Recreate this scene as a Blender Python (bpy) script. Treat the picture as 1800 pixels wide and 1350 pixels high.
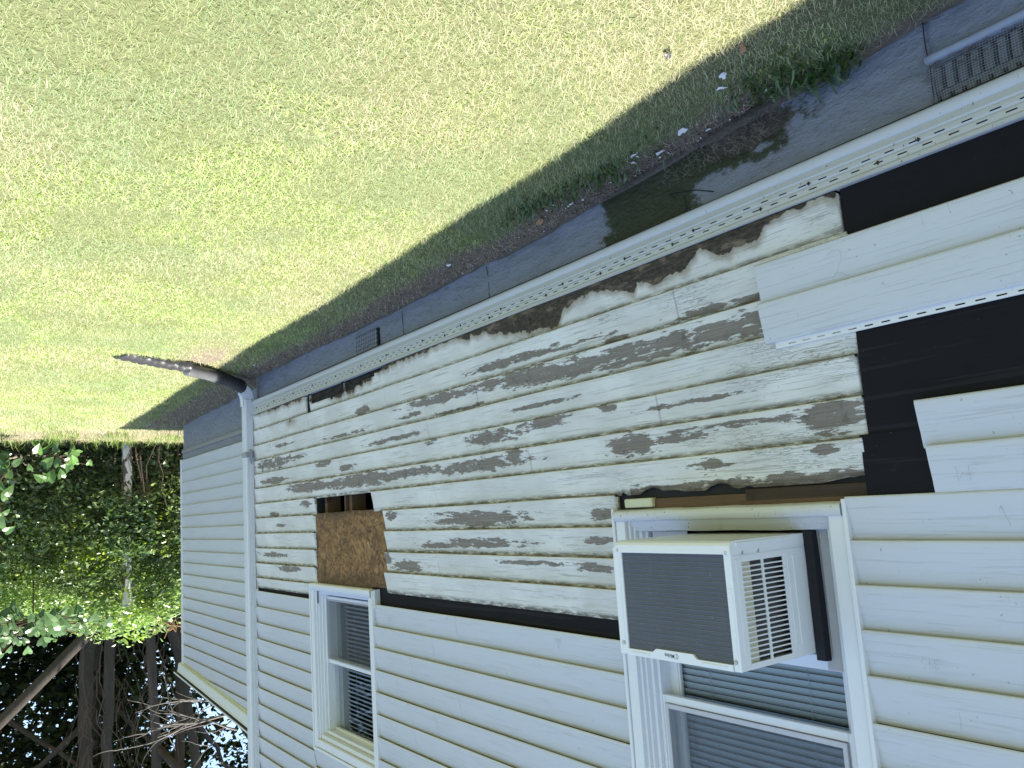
import bpy, math, random
import numpy as np
from mathutils import Matrix, Vector
random.seed(7); rng = np.random.default_rng(7)
S = bpy.context.scene; COL = S.collection
for o in list(bpy.data.objects): bpy.data.objects.remove(o)

# ---------------------------------------------------------------- camera, sky, sun, exposure
EH = 1.21; DCAM = 2.228
Rw = np.array([[-0.57297204,-0.1537613,-0.80502205],[0.81697342,-0.02895478,-0.57594795],[0.06524927,-0.9876837,0.14220917]])
cam = bpy.data.cameras.new('camera'); camo = bpy.data.objects.new('camera', cam); COL.objects.link(camo)
M4 = Matrix.Identity(4)
for i in range(3):
    for j in range(3): M4[i][j] = float(Rw[i, j])
M4.translation = Vector((0, -DCAM, EH)); camo.matrix_world = M4
cam.sensor_width = 36; cam.lens = 36*1429.3/1800; cam.clip_start = 0.02; cam.clip_end = 2000
S.camera = camo
SUND = Vector((-0.15, 0.015, 1)).normalized()       # towards the sun
W = bpy.data.worlds.new('World'); S.world = W; W.use_nodes = True
nt = W.node_tree; bg = nt.nodes['Background']; sk = nt.nodes.new('ShaderNodeTexSky'); sk.sky_type = 'NISHITA'
sk.sun_disc = False; sk.sun_elevation = math.asin(SUND.z); sk.sun_rotation = math.atan2(SUND.x, SUND.y)
sk.air_density = 1.0; sk.dust_density = .8; sk.ozone_density = 1.6
nt.links.new(sk.outputs[0], bg.inputs[0]); bg.inputs[1].default_value = 0.118
sl = bpy.data.lights.new('sun', 'SUN'); sl.energy = 5.0; sl.angle = math.radians(0.5); sl.color = (1, .95, .86)
so = bpy.data.objects.new('sun', sl); COL.objects.link(so); so.rotation_euler = SUND.to_track_quat('Z', 'Y').to_euler()
S.view_settings.view_transform = 'Standard'; S.view_settings.look = 'None'; S.view_settings.gamma = 1
S.view_settings.use_curve_mapping = False; S.view_settings.exposure = 1.62
S.render.engine = 'CYCLES'; S.cycles.max_bounces = 8; S.cycles.transparent_max_bounces = 16
S.cycles.sample_clamp_indirect = 6

# ---------------------------------------------------------------- material helpers
class NB:
    def __init__(s, name):
        s.m = bpy.data.materials.new(name); s.m.use_nodes = True; s.t = s.m.node_tree; s.n = s.t.nodes
        s.b = s.n['Principled BSDF']; s.out = s.n['Material Output']
        s.tc = s.n.new('ShaderNodeTexCoord').outputs['Object']
    def set(s, sock, v):
        if hasattr(v, 'is_output') or isinstance(v, bpy.types.NodeSocket): s.t.links.new(v, sock)
        else:
            if isinstance(v, (tuple, list)) and len(v) == 3 and len(sock.default_value) == 4: v = (*v, 1)
            sock.default_value = v
    def map(s, sc, loc=(0,0,0)):
        n = s.n.new('ShaderNodeMapping'); s.t.links.new(s.tc, n.inputs[0]); n.inputs['Scale'].default_value = sc; n.inputs['Location'].default_value = loc
        return n.outputs[0]
    def noise(s, vec, scale=1, detail=6, rough=.6, col=False, dist=0):
        n = s.n.new('ShaderNodeTexNoise'); s.t.links.new(vec, n.inputs['Vector']); n.inputs['Scale'].default_value = scale
        n.inputs['Detail'].default_value = detail; n.inputs['Roughness'].default_value = rough; n.inputs['Distortion'].default_value = dist
        return n.outputs['Color' if col else 'Fac']
    def vor(s, vec, scale=1, feature='F1', rnd=1):
        n = s.n.new('ShaderNodeTexVoronoi'); n.feature = feature; s.t.links.new(vec, n.inputs['Vector']); n.inputs['Scale'].default_value = scale
        n.inputs['Randomness'].default_value = rnd
        return n.outputs['Distance']
    def math(s, op, a, b=0.0, clamp=False):
        n = s.n.new('ShaderNodeMath'); n.operation = op; n.use_clamp = clamp; s.set(n.inputs[0], a); s.set(n.inputs[1], b); return n.outputs[0]
    def ramp(s, v, lo, hi, a=0.0, b=1.0, smooth=True):
        n = s.n.new('ShaderNodeMapRange'); n.interpolation_type = 'SMOOTHSTEP' if smooth else 'LINEAR'; s.set(n.inputs['Value'], v)
        for k, q in (('From Min', lo), ('From Max', hi), ('To Min', a), ('To Max', b)): n.inputs[k].default_value = q
        return n.outputs[0]
    def mix(s, f, a, b, mode='MIX'):
        n = s.n.new('ShaderNodeMix'); n.data_type = 'RGBA'; n.blend_type = mode; s.set(n.inputs[0], f); s.set(n.inputs[6], a); s.set(n.inputs[7], b); return n.outputs[2]
    def attr(s, name, kind='Fac'):
        n = s.n.new('ShaderNodeAttribute'); n.attribute_name = name; return n.outputs[kind]
    def bump(s, h, strength=.3, dist=.002, normal=None):
        n = s.n.new('ShaderNodeBump'); n.inputs['Strength'].default_value = strength; n.inputs['Distance'].default_value = dist
        s.set(n.inputs['Height'], h)
        if normal is not None: s.t.links.new(normal, n.inputs['Normal'])
        s.t.links.new(n.outputs[0], s.b.inputs['Normal']); return n.outputs[0]
    def fin(s, col, rough=.5, spec=.5, metal=0):
        s.set(s.b.inputs['Base Color'], col); s.set(s.b.inputs['Roughness'], rough); s.b.inputs['Specular IOR Level'].default_value = spec
        s.b.inputs['Metallic'].default_value = metal; return s.m

def simple(name, col, rough=.5, var=.12, sc=30, bump=0.0, spec=.5, metal=0, stretch=(1,1,1)):
    b = NB(name); v = b.map(stretch); n = b.noise(v, sc, 5, .6)
    c = b.mix(n, tuple(x*(1-var) for x in col), tuple(min(1, x*(1+var)) for x in col))
    if bump: b.bump(n, bump, .003)
    return b.fin(c, rough, spec, metal)

# peeling clapboard paint
def mat_clap():
    b = NB('peeling_white_paint')
    v1 = b.map((9, 1, 46)); v2 = b.map((30, 1, 150)); v3 = b.map((3, 1, 3)); vg = b.map((4, 4, 260)); vs = b.map((40, 40, 40)); vc = b.map((17, 1, 130))
    wob = b.noise(b.map((5, 5, 5)), 3, 3, .5, col=True)
    n1 = b.noise(v1, 1, 10, .72); big = b.noise(v3, 1, 3, .5)
    peel = b.attr('peel'); rot = b.attr('rot'); vv = b.attr('vv')
    edge = b.math('ADD', peel, b.math('MULTIPLY', b.math('SUBTRACT', n1, .5), 4.3))
    pm = b.ramp(edge, .03, .09)
    # small chips everywhere
    chips = b.noise(v2, 1, 4, .6); ch = b.ramp(b.math('ADD', chips, b.math('MULTIPLY', b.math('SUBTRACT', big, .5), .5)), .74, .76)
    pm = b.math('MAXIMUM', pm, ch)
    # alligator cracks
    va = b.n.new('ShaderNodeVectorMath'); va.operation = 'ADD'; sc = b.n.new('ShaderNodeVectorMath'); sc.operation = 'SCALE'; sc.inputs['Scale'].default_value = 1.2
    b.t.links.new(wob, sc.inputs[0]); b.t.links.new(vc, va.inputs[0]); b.t.links.new(sc.outputs[0], va.inputs[1])
    cr = b.vor(va.outputs[0], 1, 'DISTANCE_TO_EDGE'); crm = b.ramp(cr, .0, .035, .6, 0); rn = b.math('ABSOLUTE', b.math('SUBTRACT', b.noise(b.map((10, 1, 80), (2, 0, 7)), 1, 3, .55), .5)); crm = b.math('MAXIMUM', crm, b.ramp(rn, 0, .022, 1, 0))
    crsel = b.ramp(b.math('ADD', b.noise(b.map((2.2, 1, 9), (3, 0, 1)), 1, 4, .6), b.attr('crk')), .56, .70)
    crm = b.math('MULTIPLY', crm, crsel)
    grain = b.noise(vg, 1, 5, .6)
    lines = b.ramp(b.noise(b.map((2.5, 1, 120), (7, 0, 0)), 1, 6, .75), .555, .60)
    paint = b.mix(b.ramp(big, .3, .7), (.52, .515, .50), (.62, .62, .61))
    paint = b.mix(b.math('MULTIPLY', b.ramp(b.noise(b.map((4, 1, 14), (2, 5, 1)), 1, 6, .7), .48, .78), .35), paint, (.36, .34, .27))
    paint = b.mix(b.math('MULTIPLY', b.math('MULTIPLY', lines, b.ramp(big, .35, .6)), .5), paint, (.2, .19, .16))
    paint = b.mix(b.math('MULTIPLY', crm, .62), paint, (.10, .095, .08))
    wood = b.mix(grain, (.075, .064, .054), (.31, .275, .24))
    wood = b.mix(b.math('MULTIPLY', b.ramp(b.noise(vs, .5, 4, .6), .55, .75), .5), wood, (.06, .045, .035))
    c = b.mix(pm, paint, wood)
    # grime under the laps and mildew dots
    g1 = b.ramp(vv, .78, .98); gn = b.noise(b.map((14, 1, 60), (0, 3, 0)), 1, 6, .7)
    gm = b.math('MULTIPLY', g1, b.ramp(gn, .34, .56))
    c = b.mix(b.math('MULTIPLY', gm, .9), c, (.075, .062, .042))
    sm = b.math('MULTIPLY', b.ramp(b.noise(b.map((2.4, 1, 20), (9, 0, 3)), 1, 8, .75), .53, .72), b.ramp(b.noise(b.map((1.3, 1, 4), (1, 0, 8)), 1, 3, .5), .42, .6)); c = b.mix(b.math('MULTIPLY', sm, .55), c, (.20, .185, .155))
    dots = b.ramp(b.noise(b.map((45, 1, 60)), 1, 3, .6), .70, .73)
    c = b.mix(b.math('MULTIPLY', dots, .6), c, (.05, .045, .04))
    # thin soiled line on the butt edge
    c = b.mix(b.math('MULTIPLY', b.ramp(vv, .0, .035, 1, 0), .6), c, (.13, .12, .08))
    # rot
    re = b.math('ADD', rot, b.math('MULTIPLY', b.math('SUBTRACT', b.noise(b.map((22, 1, 30), (1, 1, 4)), 1, 8, .65), .5), 1.5))
    halo = b.ramp(re, -1.0, .1); core = b.ramp(re, .04, .22)
    c = b.mix(b.math('MULTIPLY', halo, .75), c, (.22, .175, .115))
    rotc = b.mix(b.ramp(b.noise(b.map((30, 1, 90)), 1, 6, .7), .35, .7), (.007, .006, .005), (.06, .043, .032)); rotc = b.mix(b.ramp(b.noise(b.map((7, 1, 16), (5, 0, 2)), 1, 7, .7), .5, .66), rotc, (.15, .11, .078))
    c = b.mix(core, c, rotc)
    h = b.math('SUBTRACT', 1.0, b.math('MULTIPLY', pm, .8)); h = b.math('SUBTRACT', h, b.math('MULTIPLY', crm, .6))
    h = b.math('ADD', h, b.math('MULTIPLY', grain, .35)); h = b.math('SUBTRACT', h, b.math('MULTIPLY', lines, .3))
    h = b.math('ADD', h, b.math('MULTIPLY', core, b.math('SUBTRACT', b.noise(b.map((60, 1, 120)), 1, 6, .7), .8)))
    b.bump(h, .8, .0016)
    return b.fin(c, b.ramp(pm, 0, 1, .55, .9), .35)

def mat_vinyl(name='white_vinyl', base=(.475, .492, .535), grime=.22):
    b = NB(name)
    gl = b.noise(b.map((2.6, 1, 120)), 1, 5, .65, dist=.7); ln = b.ramp(gl, .56, .62)
    sp = b.ramp(b.noise(b.map((60, 60, 60)), 1, 2, .5), .73, .76)
    st = b.ramp(b.noise(b.map((3, 1, 7)), 1, 7, .7), .55, .8)
    drip = b.math('MULTIPLY', b.ramp(b.noise(b.map((50, 1, 5)), 1, 3, .6), .66, .72), b.ramp(b.noise(b.map((2, 1, 5), (3, 2, 9)), 1, 3, .6), .5, .62))
    c = b.mix(b.noise(b.map((.8, 1, 2.2)), 1, 2, .5), tuple(x*.97 for x in base), tuple(x*1.02 for x in base))
    c = b.mix(b.math('MULTIPLY', ln, .26), c, (.26, .28, .30))
    c = b.mix(b.math('MULTIPLY', st, grime), c, (.42, .43, .38))
    c = b.mix(b.math('MULTIPLY', sp, .5), c, (.12, .11, .09))
    c = b.mix(b.math('MULTIPLY', drip, .3), c, (.2, .2, .18))
    b.bump(b.math('SUBTRACT', 1.0, ln), .35, .0010)
    return b.fin(c, .42, .45)

def mat_trim(name, base, dirt=.4, rough=.35):
    b = NB(name)
    d = b.ramp(b.noise(b.map((9, 9, 9)), 1, 7, .7), .54, .78); sp = b.ramp(b.noise(b.map((110, 110, 60)), 1, 2, .5), .70, .74)
    c = b.mix(b.math('MULTIPLY', d, dirt), base, (.35, .35, .27)); c = b.mix(b.math('MULTIPLY', sp, dirt*1.3, True), c, (.06, .055, .045))
    b.bump(b.noise(b.map((4, 4, 4)), 1, 3, .5), .15, .006)
    return b.fin(c, rough, .5)

def mat_paper():
    b = NB('black_felt_paper')
    n = b.noise(b.map((3, 1, 6)), 1, 6, .65); l = b.ramp(b.noise(b.map((.6, 1, 34)), 1, 2, .5), .60, .63)
    sp = b.ramp(b.noise(b.map((150, 1, 150)), 1, 2, .5), .74, .78); d = b.ramp(b.noise(b.map((5, 1, 22), (1, 0, 1)), 1, 8, .75), .60, .8)
    c = b.mix(n, (.004, .004, .0065), (.009, .009, .013)); c = b.mix(b.math('MULTIPLY', l, .25), c, (.03, .03, .034))
    c = b.mix(b.math('MULTIPLY', d, .5), c, (.07, .062, .058)); c = b.mix(b.math('MULTIPLY', sp, .6), c, (.22, .21, .2))
    b.bump(n, .4, .01)
    return b.fin(c, .7, .15)

def mat_found():
    b = NB('grey_painted_parge')
    a = b.noise(b.map((14, 14, 30)), 1, 8, .68); m = b.noise(b.map((45, 45, 80)), 1, 5, .6); big = b.noise(b.map((1.6, 1.6, 3)), 1, 4, .6)
    c = b.mix(a, (.17, .18, .21), (.27, .285, .325))
    fl = b.ramp(b.noise(b.map((85, 85, 110)), 1, 4, .65), .68, .72); fls = b.ramp(big, .45, .6)
    c = b.mix(b.math('MULTIPLY', b.math('MULTIPLY', fl, fls), .7), c, (.55, .55, .53)); c = b.mix(b.math('MULTIPLY', b.ramp(b.noise(b.map((3, 3, 8)), 1, 6, .7), .5, .75), .35), c, (.07, .07, .065))
    moss = b.math('ADD', b.attr('moss'), b.math('MULTIPLY', b.math('SUBTRACT', b.noise(b.map((12, 12, 16)), 1, 8, .7), .5), 2.4))
    c = b.mix(b.ramp(moss, -.1, .25), c, b.mix(m, (.014, .017, .008), (.065, .072, .03)))
    dirt = b.math('ADD', b.attr('dirt'), b.math('MULTIPLY', b.math('SUBTRACT', b.noise(b.map((18, 18, 24)), 1, 8, .72), .5), 2.6))
    c = b.mix(b.ramp(dirt, 0, .3), c, b.mix(m, (.018, .014, .009), (.13, .105, .078)))
    h = b.math('ADD', a, b.math('MULTIPLY', m, .45)); b.bump(h, 1.0, .02)
    return b.fin(c, .58, .4)

def mat_osb():
    b = NB('weathered_strand_board')
    wv = b.noise(b.map((7, 1, 7)), 1, 3, .5, col=True)
    va = b.n.new('ShaderNodeVectorMath'); va.operation = 'ADD'; sc = b.n.new('ShaderNodeVectorMath'); sc.operation = 'SCALE'; sc.inputs['Scale'].default_value = 9
    b.t.links.new(wv, sc.inputs[0]); b.t.links.new(b.map((13, 1, 30)), va.inputs[0]); b.t.links.new(sc.outputs[0], va.inputs[1])
    s1 = b.noise(va.outputs[0], 1, 5, .65); s2 = b.noise(b.map((5, 1, 6)), 1, 5, .6)
    c = b.mix(b.ramp(s1, .3, .7), (.06, .032, .015), (.31, .175, .075))
    c = b.mix(b.math('MULTIPLY', b.ramp(s2, .5, .68), .6), c, (.07, .038, .022))
    fl = b.math('MULTIPLY', b.ramp(s1, .62, .70), b.ramp(b.noise(b.map((9, 1, 9), (4, 4, 4)), 1, 3, .6), .5, .65))
    c = b.mix(b.math('MULTIPLY', fl, .6), c, (.5, .38, .24))
    c = b.mix(b.math('MULTIPLY', b.attr('edge'), .85), c, (.02, .014, .01))
    b.bump(s1, .7, .004)
    return b.fin(c, .7, .3)

def mat_wood(name, a, d, sc=(3, 60, 60), rough=.8):
    b = NB(name); n = b.noise(b.map(sc), 1, 6, .65); k = b.ramp(b.noise(b.map((6, 6, 6)), 1, 4, .6), .55, .75)
    c = b.mix(n, a, d); c = b.mix(b.math('MULTIPLY', k, .6), c, tuple(x*.35 for x in a)); b.bump(n, .7, .004); return b.fin(c, rough, .25)

def mat_bark():
    b = NB('bark'); n = b.noise(b.map((14, 14, 3)), 1, 7, .7); k = b.noise(b.map((1.2, 1.2, .5)), 1, 3, .5)
    c = b.mix(n, (.028, .023, .019), (.10, .084, .07)); c = b.mix(b.math('MULTIPLY', b.ramp(k, .5, .7), .5), c, (.04, .042, .03)); b.bump(n, 1, .03); return b.fin(c, .9, .2)

def leafmat(name, trans=.35, rough=.4, spec=.4):
    b = NB(name); col = b.attr('tint', 'Color'); b.set(b.b.inputs['Base Color'], col)
    b.b.inputs['Roughness'].default_value = rough; b.b.inputs['Specular IOR Level'].default_value = spec
    tr = b.n.new('ShaderNodeBsdfTranslucent'); b.set(tr.inputs[0], b.mix(1.0, col, (1.0, 1.15, .5), 'MULTIPLY'))
    mx = b.n.new('ShaderNodeMixShader'); mx.inputs[0].default_value = trans
    b.t.links.new(b.b.outputs[0], mx.inputs[1]); b.t.links.new(tr.outputs[0], mx.inputs[2]); b.t.links.new(mx.outputs[0], b.out.inputs[0])
    return b.m

def mat_glass():
    b = NB('window_glass'); b.n.remove(b.b)
    tr = b.n.new('ShaderNodeBsdfTransparent'); tr.inputs[0].default_value = (.93, .96, .97, 1); gl = b.n.new('ShaderNodeBsdfGlossy'); gl.inputs['Roughness'].default_value = .02
    lw = b.n.new('ShaderNodeLayerWeight'); lw.inputs[0].default_value = .5; fr = b.math('POWER', lw.outputs['Facing'], 5.0)
    n = b.noise(b.map((2.2, 2.2, 2.2)), 1, 2, .5); bp = b.n.new('ShaderNodeBump'); bp.inputs['Strength'].default_value = .06; bp.inputs['Distance'].default_value = .02
    b.t.links.new(n, bp.inputs['Height']); b.t.links.new(bp.outputs[0], gl.inputs['Normal'])
    mx = b.n.new('ShaderNodeMixShader'); b.t.links.new(b.math('ADD', b.math('MULTIPLY', fr, .9), .05), mx.inputs[0]); b.t.links.new(tr.outputs[0], mx.inputs[1]); b.t.links.new(gl.outputs[0], mx.inputs[2])
    b.t.links.new(mx.outputs[0], b.out.inputs[0]); return b.m

def mat_screen():
    b = NB('insect_screen'); b.b.inputs['Base Color'].default_value = (.09, .09, .105, 1); b.b.inputs['Roughness'].default_value = .7
    tr = b.n.new('ShaderNodeBsdfTransparent'); mx = b.n.new('ShaderNodeMixShader'); mx.inputs[0].default_value = .34
    b.t.links.new(tr.outputs[0], mx.inputs[1]); b.t.links.new(b.b.outputs[0], mx.inputs[2]); b.t.links.new(mx.outputs[0], b.out.inputs[0]); return b.m

def mat_ground():
    b = NB('lawn_soil')
    n = b.noise(b.map((40, 40, 40)), 1, 7, .7); big = b.noise(b.map((1.1, 1.1, 1)), 1, 4, .6)
    soil = b.mix(n, (.08, .065, .05), (.32, .265, .205)); green = b.mix(n, (.08, .09, .045), (.26, .28, .14))
    c = b.mix(b.attr('soil'), green, soil)
    wd = b.ramp(b.noise(b.map((150, 150, 150)), 1, 2, .5), .72, .76); c = b.mix(b.math('MULTIPLY', b.math('MULTIPLY', wd, b.attr('soil')), .5), c, (.5, .48, .44))
    c = b.mix(b.attr('trench_shade'), c, b.mix(n, (.006, .005, .004), (.05, .038, .028)))  # near-black soil colour stands in for shade inside the trench
    b.bump(n, .9, .03); return b.fin(c, .9, .15)

MT = dict(clap=mat_clap(), vinyl=mat_vinyl(), vin2=mat_vinyl('soiled_vinyl', (.475, .492, .52), .5),
    trim=mat_trim('white_trim', (.60, .62, .67), .12), dtrim=mat_trim('mildewed_trim', (.50, .515, .535), .75), strip=mat_trim('vinyl_starter', (.43, .44, .435), .6),
    paper=mat_paper(), found=mat_found(), osb=mat_osb(), bark=mat_bark(), glass=mat_glass(), screen=mat_screen(), ground=mat_ground(),
    wood=mat_wood('old_framing_wood', (.05, .03, .018), (.17, .105, .062)), darkwood=mat_wood('dark_rotten_wood', (.02, .014, .01), (.07, .05, .036)),
    black=simple('dark_void', (.006, .006, .007), .8), acw=mat_trim('enamel_white', (.66, .68, .73), .10, .3), coil=None,
    beige=simple('beige_foam', (.62, .60, .50), .8, .08, 60, .2), foam=simple('black_foam', (.010, .011, .016), .95, .3, 200, .3),
    agrey=simple('pale_grey_vinyl', (.50, .51, .54), .5), grey=simple('grey_plastic', (.26, .27, .30), .5), dgrey=simple('dark_grey_block', (.13, .14, .155), .85, .25, 40, .6), steel=simple('galvanised_wire', (.30, .31, .33), .45, .2, 60, 0, .5, .4),
    screw=simple('screw_metal', (.42, .42, .42), .35, .2, 80, 0, .5, .9), blind=simple('blind_slat', (.24, .28, .30), .5, .05), pencil=simple('pencil_mark', (.30, .31, .34), .8), ink=simple('logo_ink', (.13, .14, .16), .8),
    blackp=simple('black_corrugated_plastic', (.035, .035, .037), .42, .4, 20, .3), shingle=simple('roof_shingle', (.09, .088, .085), .9, .4, 60, .8),
    gut=mat_trim('gutter_metal', (.62, .65, .67), .35), creamw=mat_trim('cream_painted_block', (.52, .52, .38), .5, .6), chip=simple('paint_chip', (.70, .71, .72), .6, .1),
    scrap=simple('wood_scrap', (.33, .19, .10), .8, .35, 60, .5), leaf=leafmat('leaf', .35, .3, .7), shade_leaf=leafmat('canopy_leaf', .25, .5, .3), grass=leafmat('grass_blade', .42, .5, .25),
    flake=None, vine=simple('dry_vine', (.09, .065, .045), .9, .4, 30, .5), deadb=simple('dead_branch', (.16, .145, .13), .9, .4, 30, .5), wpost=None)
def mat_coil():
    b = NB('dark_coil_grille'); w = b.n.new('ShaderNodeTexWave'); w.wave_type = 'BANDS'; w.bands_direction = 'X'; b.t.links.new(b.map((1, 1, 1)), w.inputs[0]); w.inputs['Scale'].default_value = 120
    d = b.ramp(b.noise(b.map((30, 1, 6)), 1, 5, .7), .52, .8); sp = b.ramp(b.noise(b.map((160, 1, 50)), 1, 2, .5), .76, .79)
    c = b.mix(b.noise(b.map((6, 1, 6)), 1, 4, .6), (.072, .080, .105), (.105, .115, .145)); c = b.mix(b.math('MULTIPLY', d, .3), c, (.16, .165, .18)); c = b.mix(b.math('MULTIPLY', sp, .5), c, (.5, .5, .5))
    b.bump(w.outputs['Fac'], .3, .001); return b.fin(c, .6, .3)
MT['coil'] = mat_coil(); MT['bead'] = mat_trim('bead_vinyl', (.42, .435, .46), .5)
def mat_post():
    b = NB('flaking_white_post'); n = b.noise(b.map((9, 9, 5)), 1, 5, .6); c = b.mix(b.ramp(n, .50, .54), (.70, .70, .68), (.10, .085, .065)); b.bump(n, .5, .01); return b.fin(c, .7)
MT['wpost'] = mat_post()

# ---------------------------------------------------------------- mesh helpers
def tag(o, label=None, cat=None, group=None, kind=None):
    if label: o['label'] = label
    if cat: o['category'] = cat
    if group: o['group'] = group
    if kind: o['kind'] = kind
    return o
def empty(name, loc=(0,0,0)):
    o = bpy.data.objects.new(name, None); COL.objects.link(o); o.location = loc; o.empty_display_size = .2; return o
def mk(name, V, F, mat, parent=None, smooth=False, attrs=None, colattr=None):
    me = bpy.data.meshes.new(name); V = np.asarray(V, dtype=np.float32)
    if isinstance(F, np.ndarray):
        k = F.shape[1]; me.vertices.add(len(V)); me.vertices.foreach_set('co', V.ravel()); me.loops.add(F.size); me.loops.foreach_set('vertex_index', F.ravel().astype(np.int32))
        me.polygons.add(len(F)); me.polygons.foreach_set('loop_start', np.arange(0, F.size, k, dtype=np.int32)); me.update(calc_edges=True)
    else:
        me.from_pydata(V.tolist(), [], F)
    if attrs:
        for k, a in attrs.items():
            at = me.attributes.new(k, 'FLOAT', 'POINT'); at.data.foreach_set('value', np.asarray(a, dtype=np.float32))
    if colattr is not None:
        at = me.attributes.new('tint', 'FLOAT_COLOR', 'POINT'); at.data.foreach_set('color', np.asarray(colattr, dtype=np.float32).ravel())
    if smooth: me.polygons.foreach_set('use_smooth', [True]*len(me.polygons))
    me.materials.append(mat); me.update()
    o = bpy.data.objects.new(name, me); COL.objects.link(o)
    if parent is not None: o.parent = parent; o.matrix_parent_inverse = Matrix.Identity(4); 
    if parent is not None and tuple(parent_loc(parent)) != (0,0,0): o.location = -Vector(parent_loc(parent))
    return o
def parent_loc(p):
    v = Vector((0,0,0))
    while p is not None: v = v + Vector(p.location); p = p.parent
    return v
class MB:
    def __init__(s): s.v = []; s.f = []
    def box(s, x0, x1, y0, y1, z0, z1, bev=0):
        if bev:
            b = min(bev, (x1-x0)*.45, (y1-y0)*.45, (z1-z0)*.45); n = len(s.v); P = []
            for sx in (0, 1):
                for sy in (0, 1):
                    for sz in (0, 1):
                        X, Y, Z = (x0, x1)[sx], (y0, y1)[sy], (z0, z1)[sz]; dx, dy, dz = (1, -1)[sx]*b, (1, -1)[sy]*b, (1, -1)[sz]*b
                        P += [(X, Y+dy, Z+dz), (X+dx, Y, Z+dz), (X+dx, Y+dy, Z)]
            s.v += P; c = lambda i, j, k, a: n+((i*2+j)*2+k)*3+a
            for i in (0, 1):
                s.f.append([c(i,0,0,0), c(i,1,0,0), c(i,1,1,0), c(i,0,1,0)]); s.f.append([c(0,i,0,1), c(1,i,0,1), c(1,i,1,1), c(0,i,1,1)]); s.f.append([c(0,0,i,2), c(1,0,i,2), c(1,1,i,2), c(0,1,i,2)])
            for i in (0, 1):
                for j in (0, 1):
                    s.f.append([c(i,j,0,0), c(i,j,1,0), c(i,j,1,1), c(i,j,0,1)]); s.f.append([c(i,0,j,0), c(i,1,j,0), c(i,1,j,2), c(i,0,j,2)]); s.f.append([c(0,i,j,1), c(1,i,j,1), c(1,i,j,2), c(0,i,j,2)])
                    for k in (0, 1): s.f.append([c(i,j,k,0), c(i,j,k,1), c(i,j,k,2)])
            return s
        n = len(s.v); s.v += [(x, y, z) for x in (x0, x1) for y in (y0, y1) for z in (z0, z1)]
        s.f += [[n+a for a in q] for q in ((0,1,3,2), (4,6,7,5), (0,4,5,1), (2,3,7,6), (0,2,6,4), (1,5,7,3))]; return s
    def ext(s, prof, x0, x1, nx=1, wav=None, close=False, caps=True):
        """profile of (y,z) extruded along x"""
        n = len(s.v); m = len(prof)
        for i in range(nx+1):
            x = x0+(x1-x0)*i/nx
            for (y, z) in prof:
                dy, dz = wav(x, z) if wav else (0, 0); s.v.append((x, y+dy, z+dz))
        for i in range(nx):
            for j in range(m if close else m-1):
                a = n+i*m+j; b = n+i*m+(j+1) % m; s.f.append([a, b, b+m, a+m])
        if close and caps: s.f.append([n+j for j in range(m)][::-1]); s.f.append([n+nx*m+j for j in range(m)])
        return s
    def poly(s, pts, f=None): n = len(s.v); s.v += pts; s.f.append([n+i for i in range(len(pts))]); return s
    def prism(s, xz, y0, y1):
        n = len(s.v); m = len(xz); s.v += [(x, y0, z) for x, z in xz]+[(x, y1, z) for x, z in xz]
        s.f.append([n+i for i in range(m)]); s.f.append([n+m+i for i in range(m)][::-1])
        for i in range(m): j = (i+1) % m; s.f.append([n+i, n+m+i, n+m+j, n+j])
        return s
    def tube(s, pts, rad, k=8, rect=None, cap=True):
        pts = [Vector(p) for p in pts]; n = len(s.v); up = Vector((0, 0, 1)); L = len(pts)
        if not isinstance(rad, (list, tuple)): rad = [rad]*L
        prev = None
        for i, p in enumerate(pts):
            t = (pts[min(i+1, L-1)]-pts[max(i-1, 0)]).normalized()
            if prev is None: a = t.cross(up) if abs(t.z) < .95 else t.cross(Vector((0, 1, 0)))
            else: a = prev-t*prev.dot(t)
            a.normalize(); prev = a.copy(); b = t.cross(a)
            for j in range(k):
                if rect: q = [(1, 1), (-1, 1), (-1, -1), (1, -1)][j]; s.v.append(tuple(p+a*q[0]*rect[0]*rad[i]+b*q[1]*rect[1]*rad[i]))
                else: an = 2*math.pi*j/k; s.v.append(tuple(p+(a*math.cos(an)+b*math.sin(an))*rad[i]))
        for i in range(L-1):
            for j in range(k): s.f.append([n+i*k+j, n+i*k+(j+1) % k, n+(i+1)*k+(j+1) % k, n+(i+1)*k+j])
        if cap: s.f.append([n+j for j in range(k)][::-1]); s.f.append([n+(L-1)*k+j for j in range(k)])
        return s
    def build(s, name, mat, parent=None, smooth=False): return mk(name, s.v, s.f, mat, parent, smooth)

def vnoise(x, y, seed=0):
    x = np.asarray(x, float); y = np.asarray(y, float); xi = np.floor(x).astype(np.int64); yi = np.floor(y).astype(np.int64); fx = x-xi; fy = y-yi
    fx = fx*fx*(3-2*fx); fy = fy*fy*(3-2*fy)
    def h(a, b):
        n = (a*374761393+b*668265263+seed*1442695041) & 0x7fffffff; n = ((n ^ (n >> 13))*1274126177) & 0x7fffffff; return ((n ^ (n >> 16)) & 0xffff)/65535.0
    return (h(xi, yi)*(1-fx)+h(xi+1, yi)*fx)*(1-fy)+(h(xi, yi+1)*(1-fx)+h(xi+1, yi+1)*fx)*fy
def fbm(x, y, seed=0, o=4):
    r = 0; a = .5; t = 0
    for i in range(o): r = r+a*vnoise(np.asarray(x)*2**i, np.asarray(y)*2**i, seed+i*17); t += a; a *= .5
    return r/t

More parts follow.
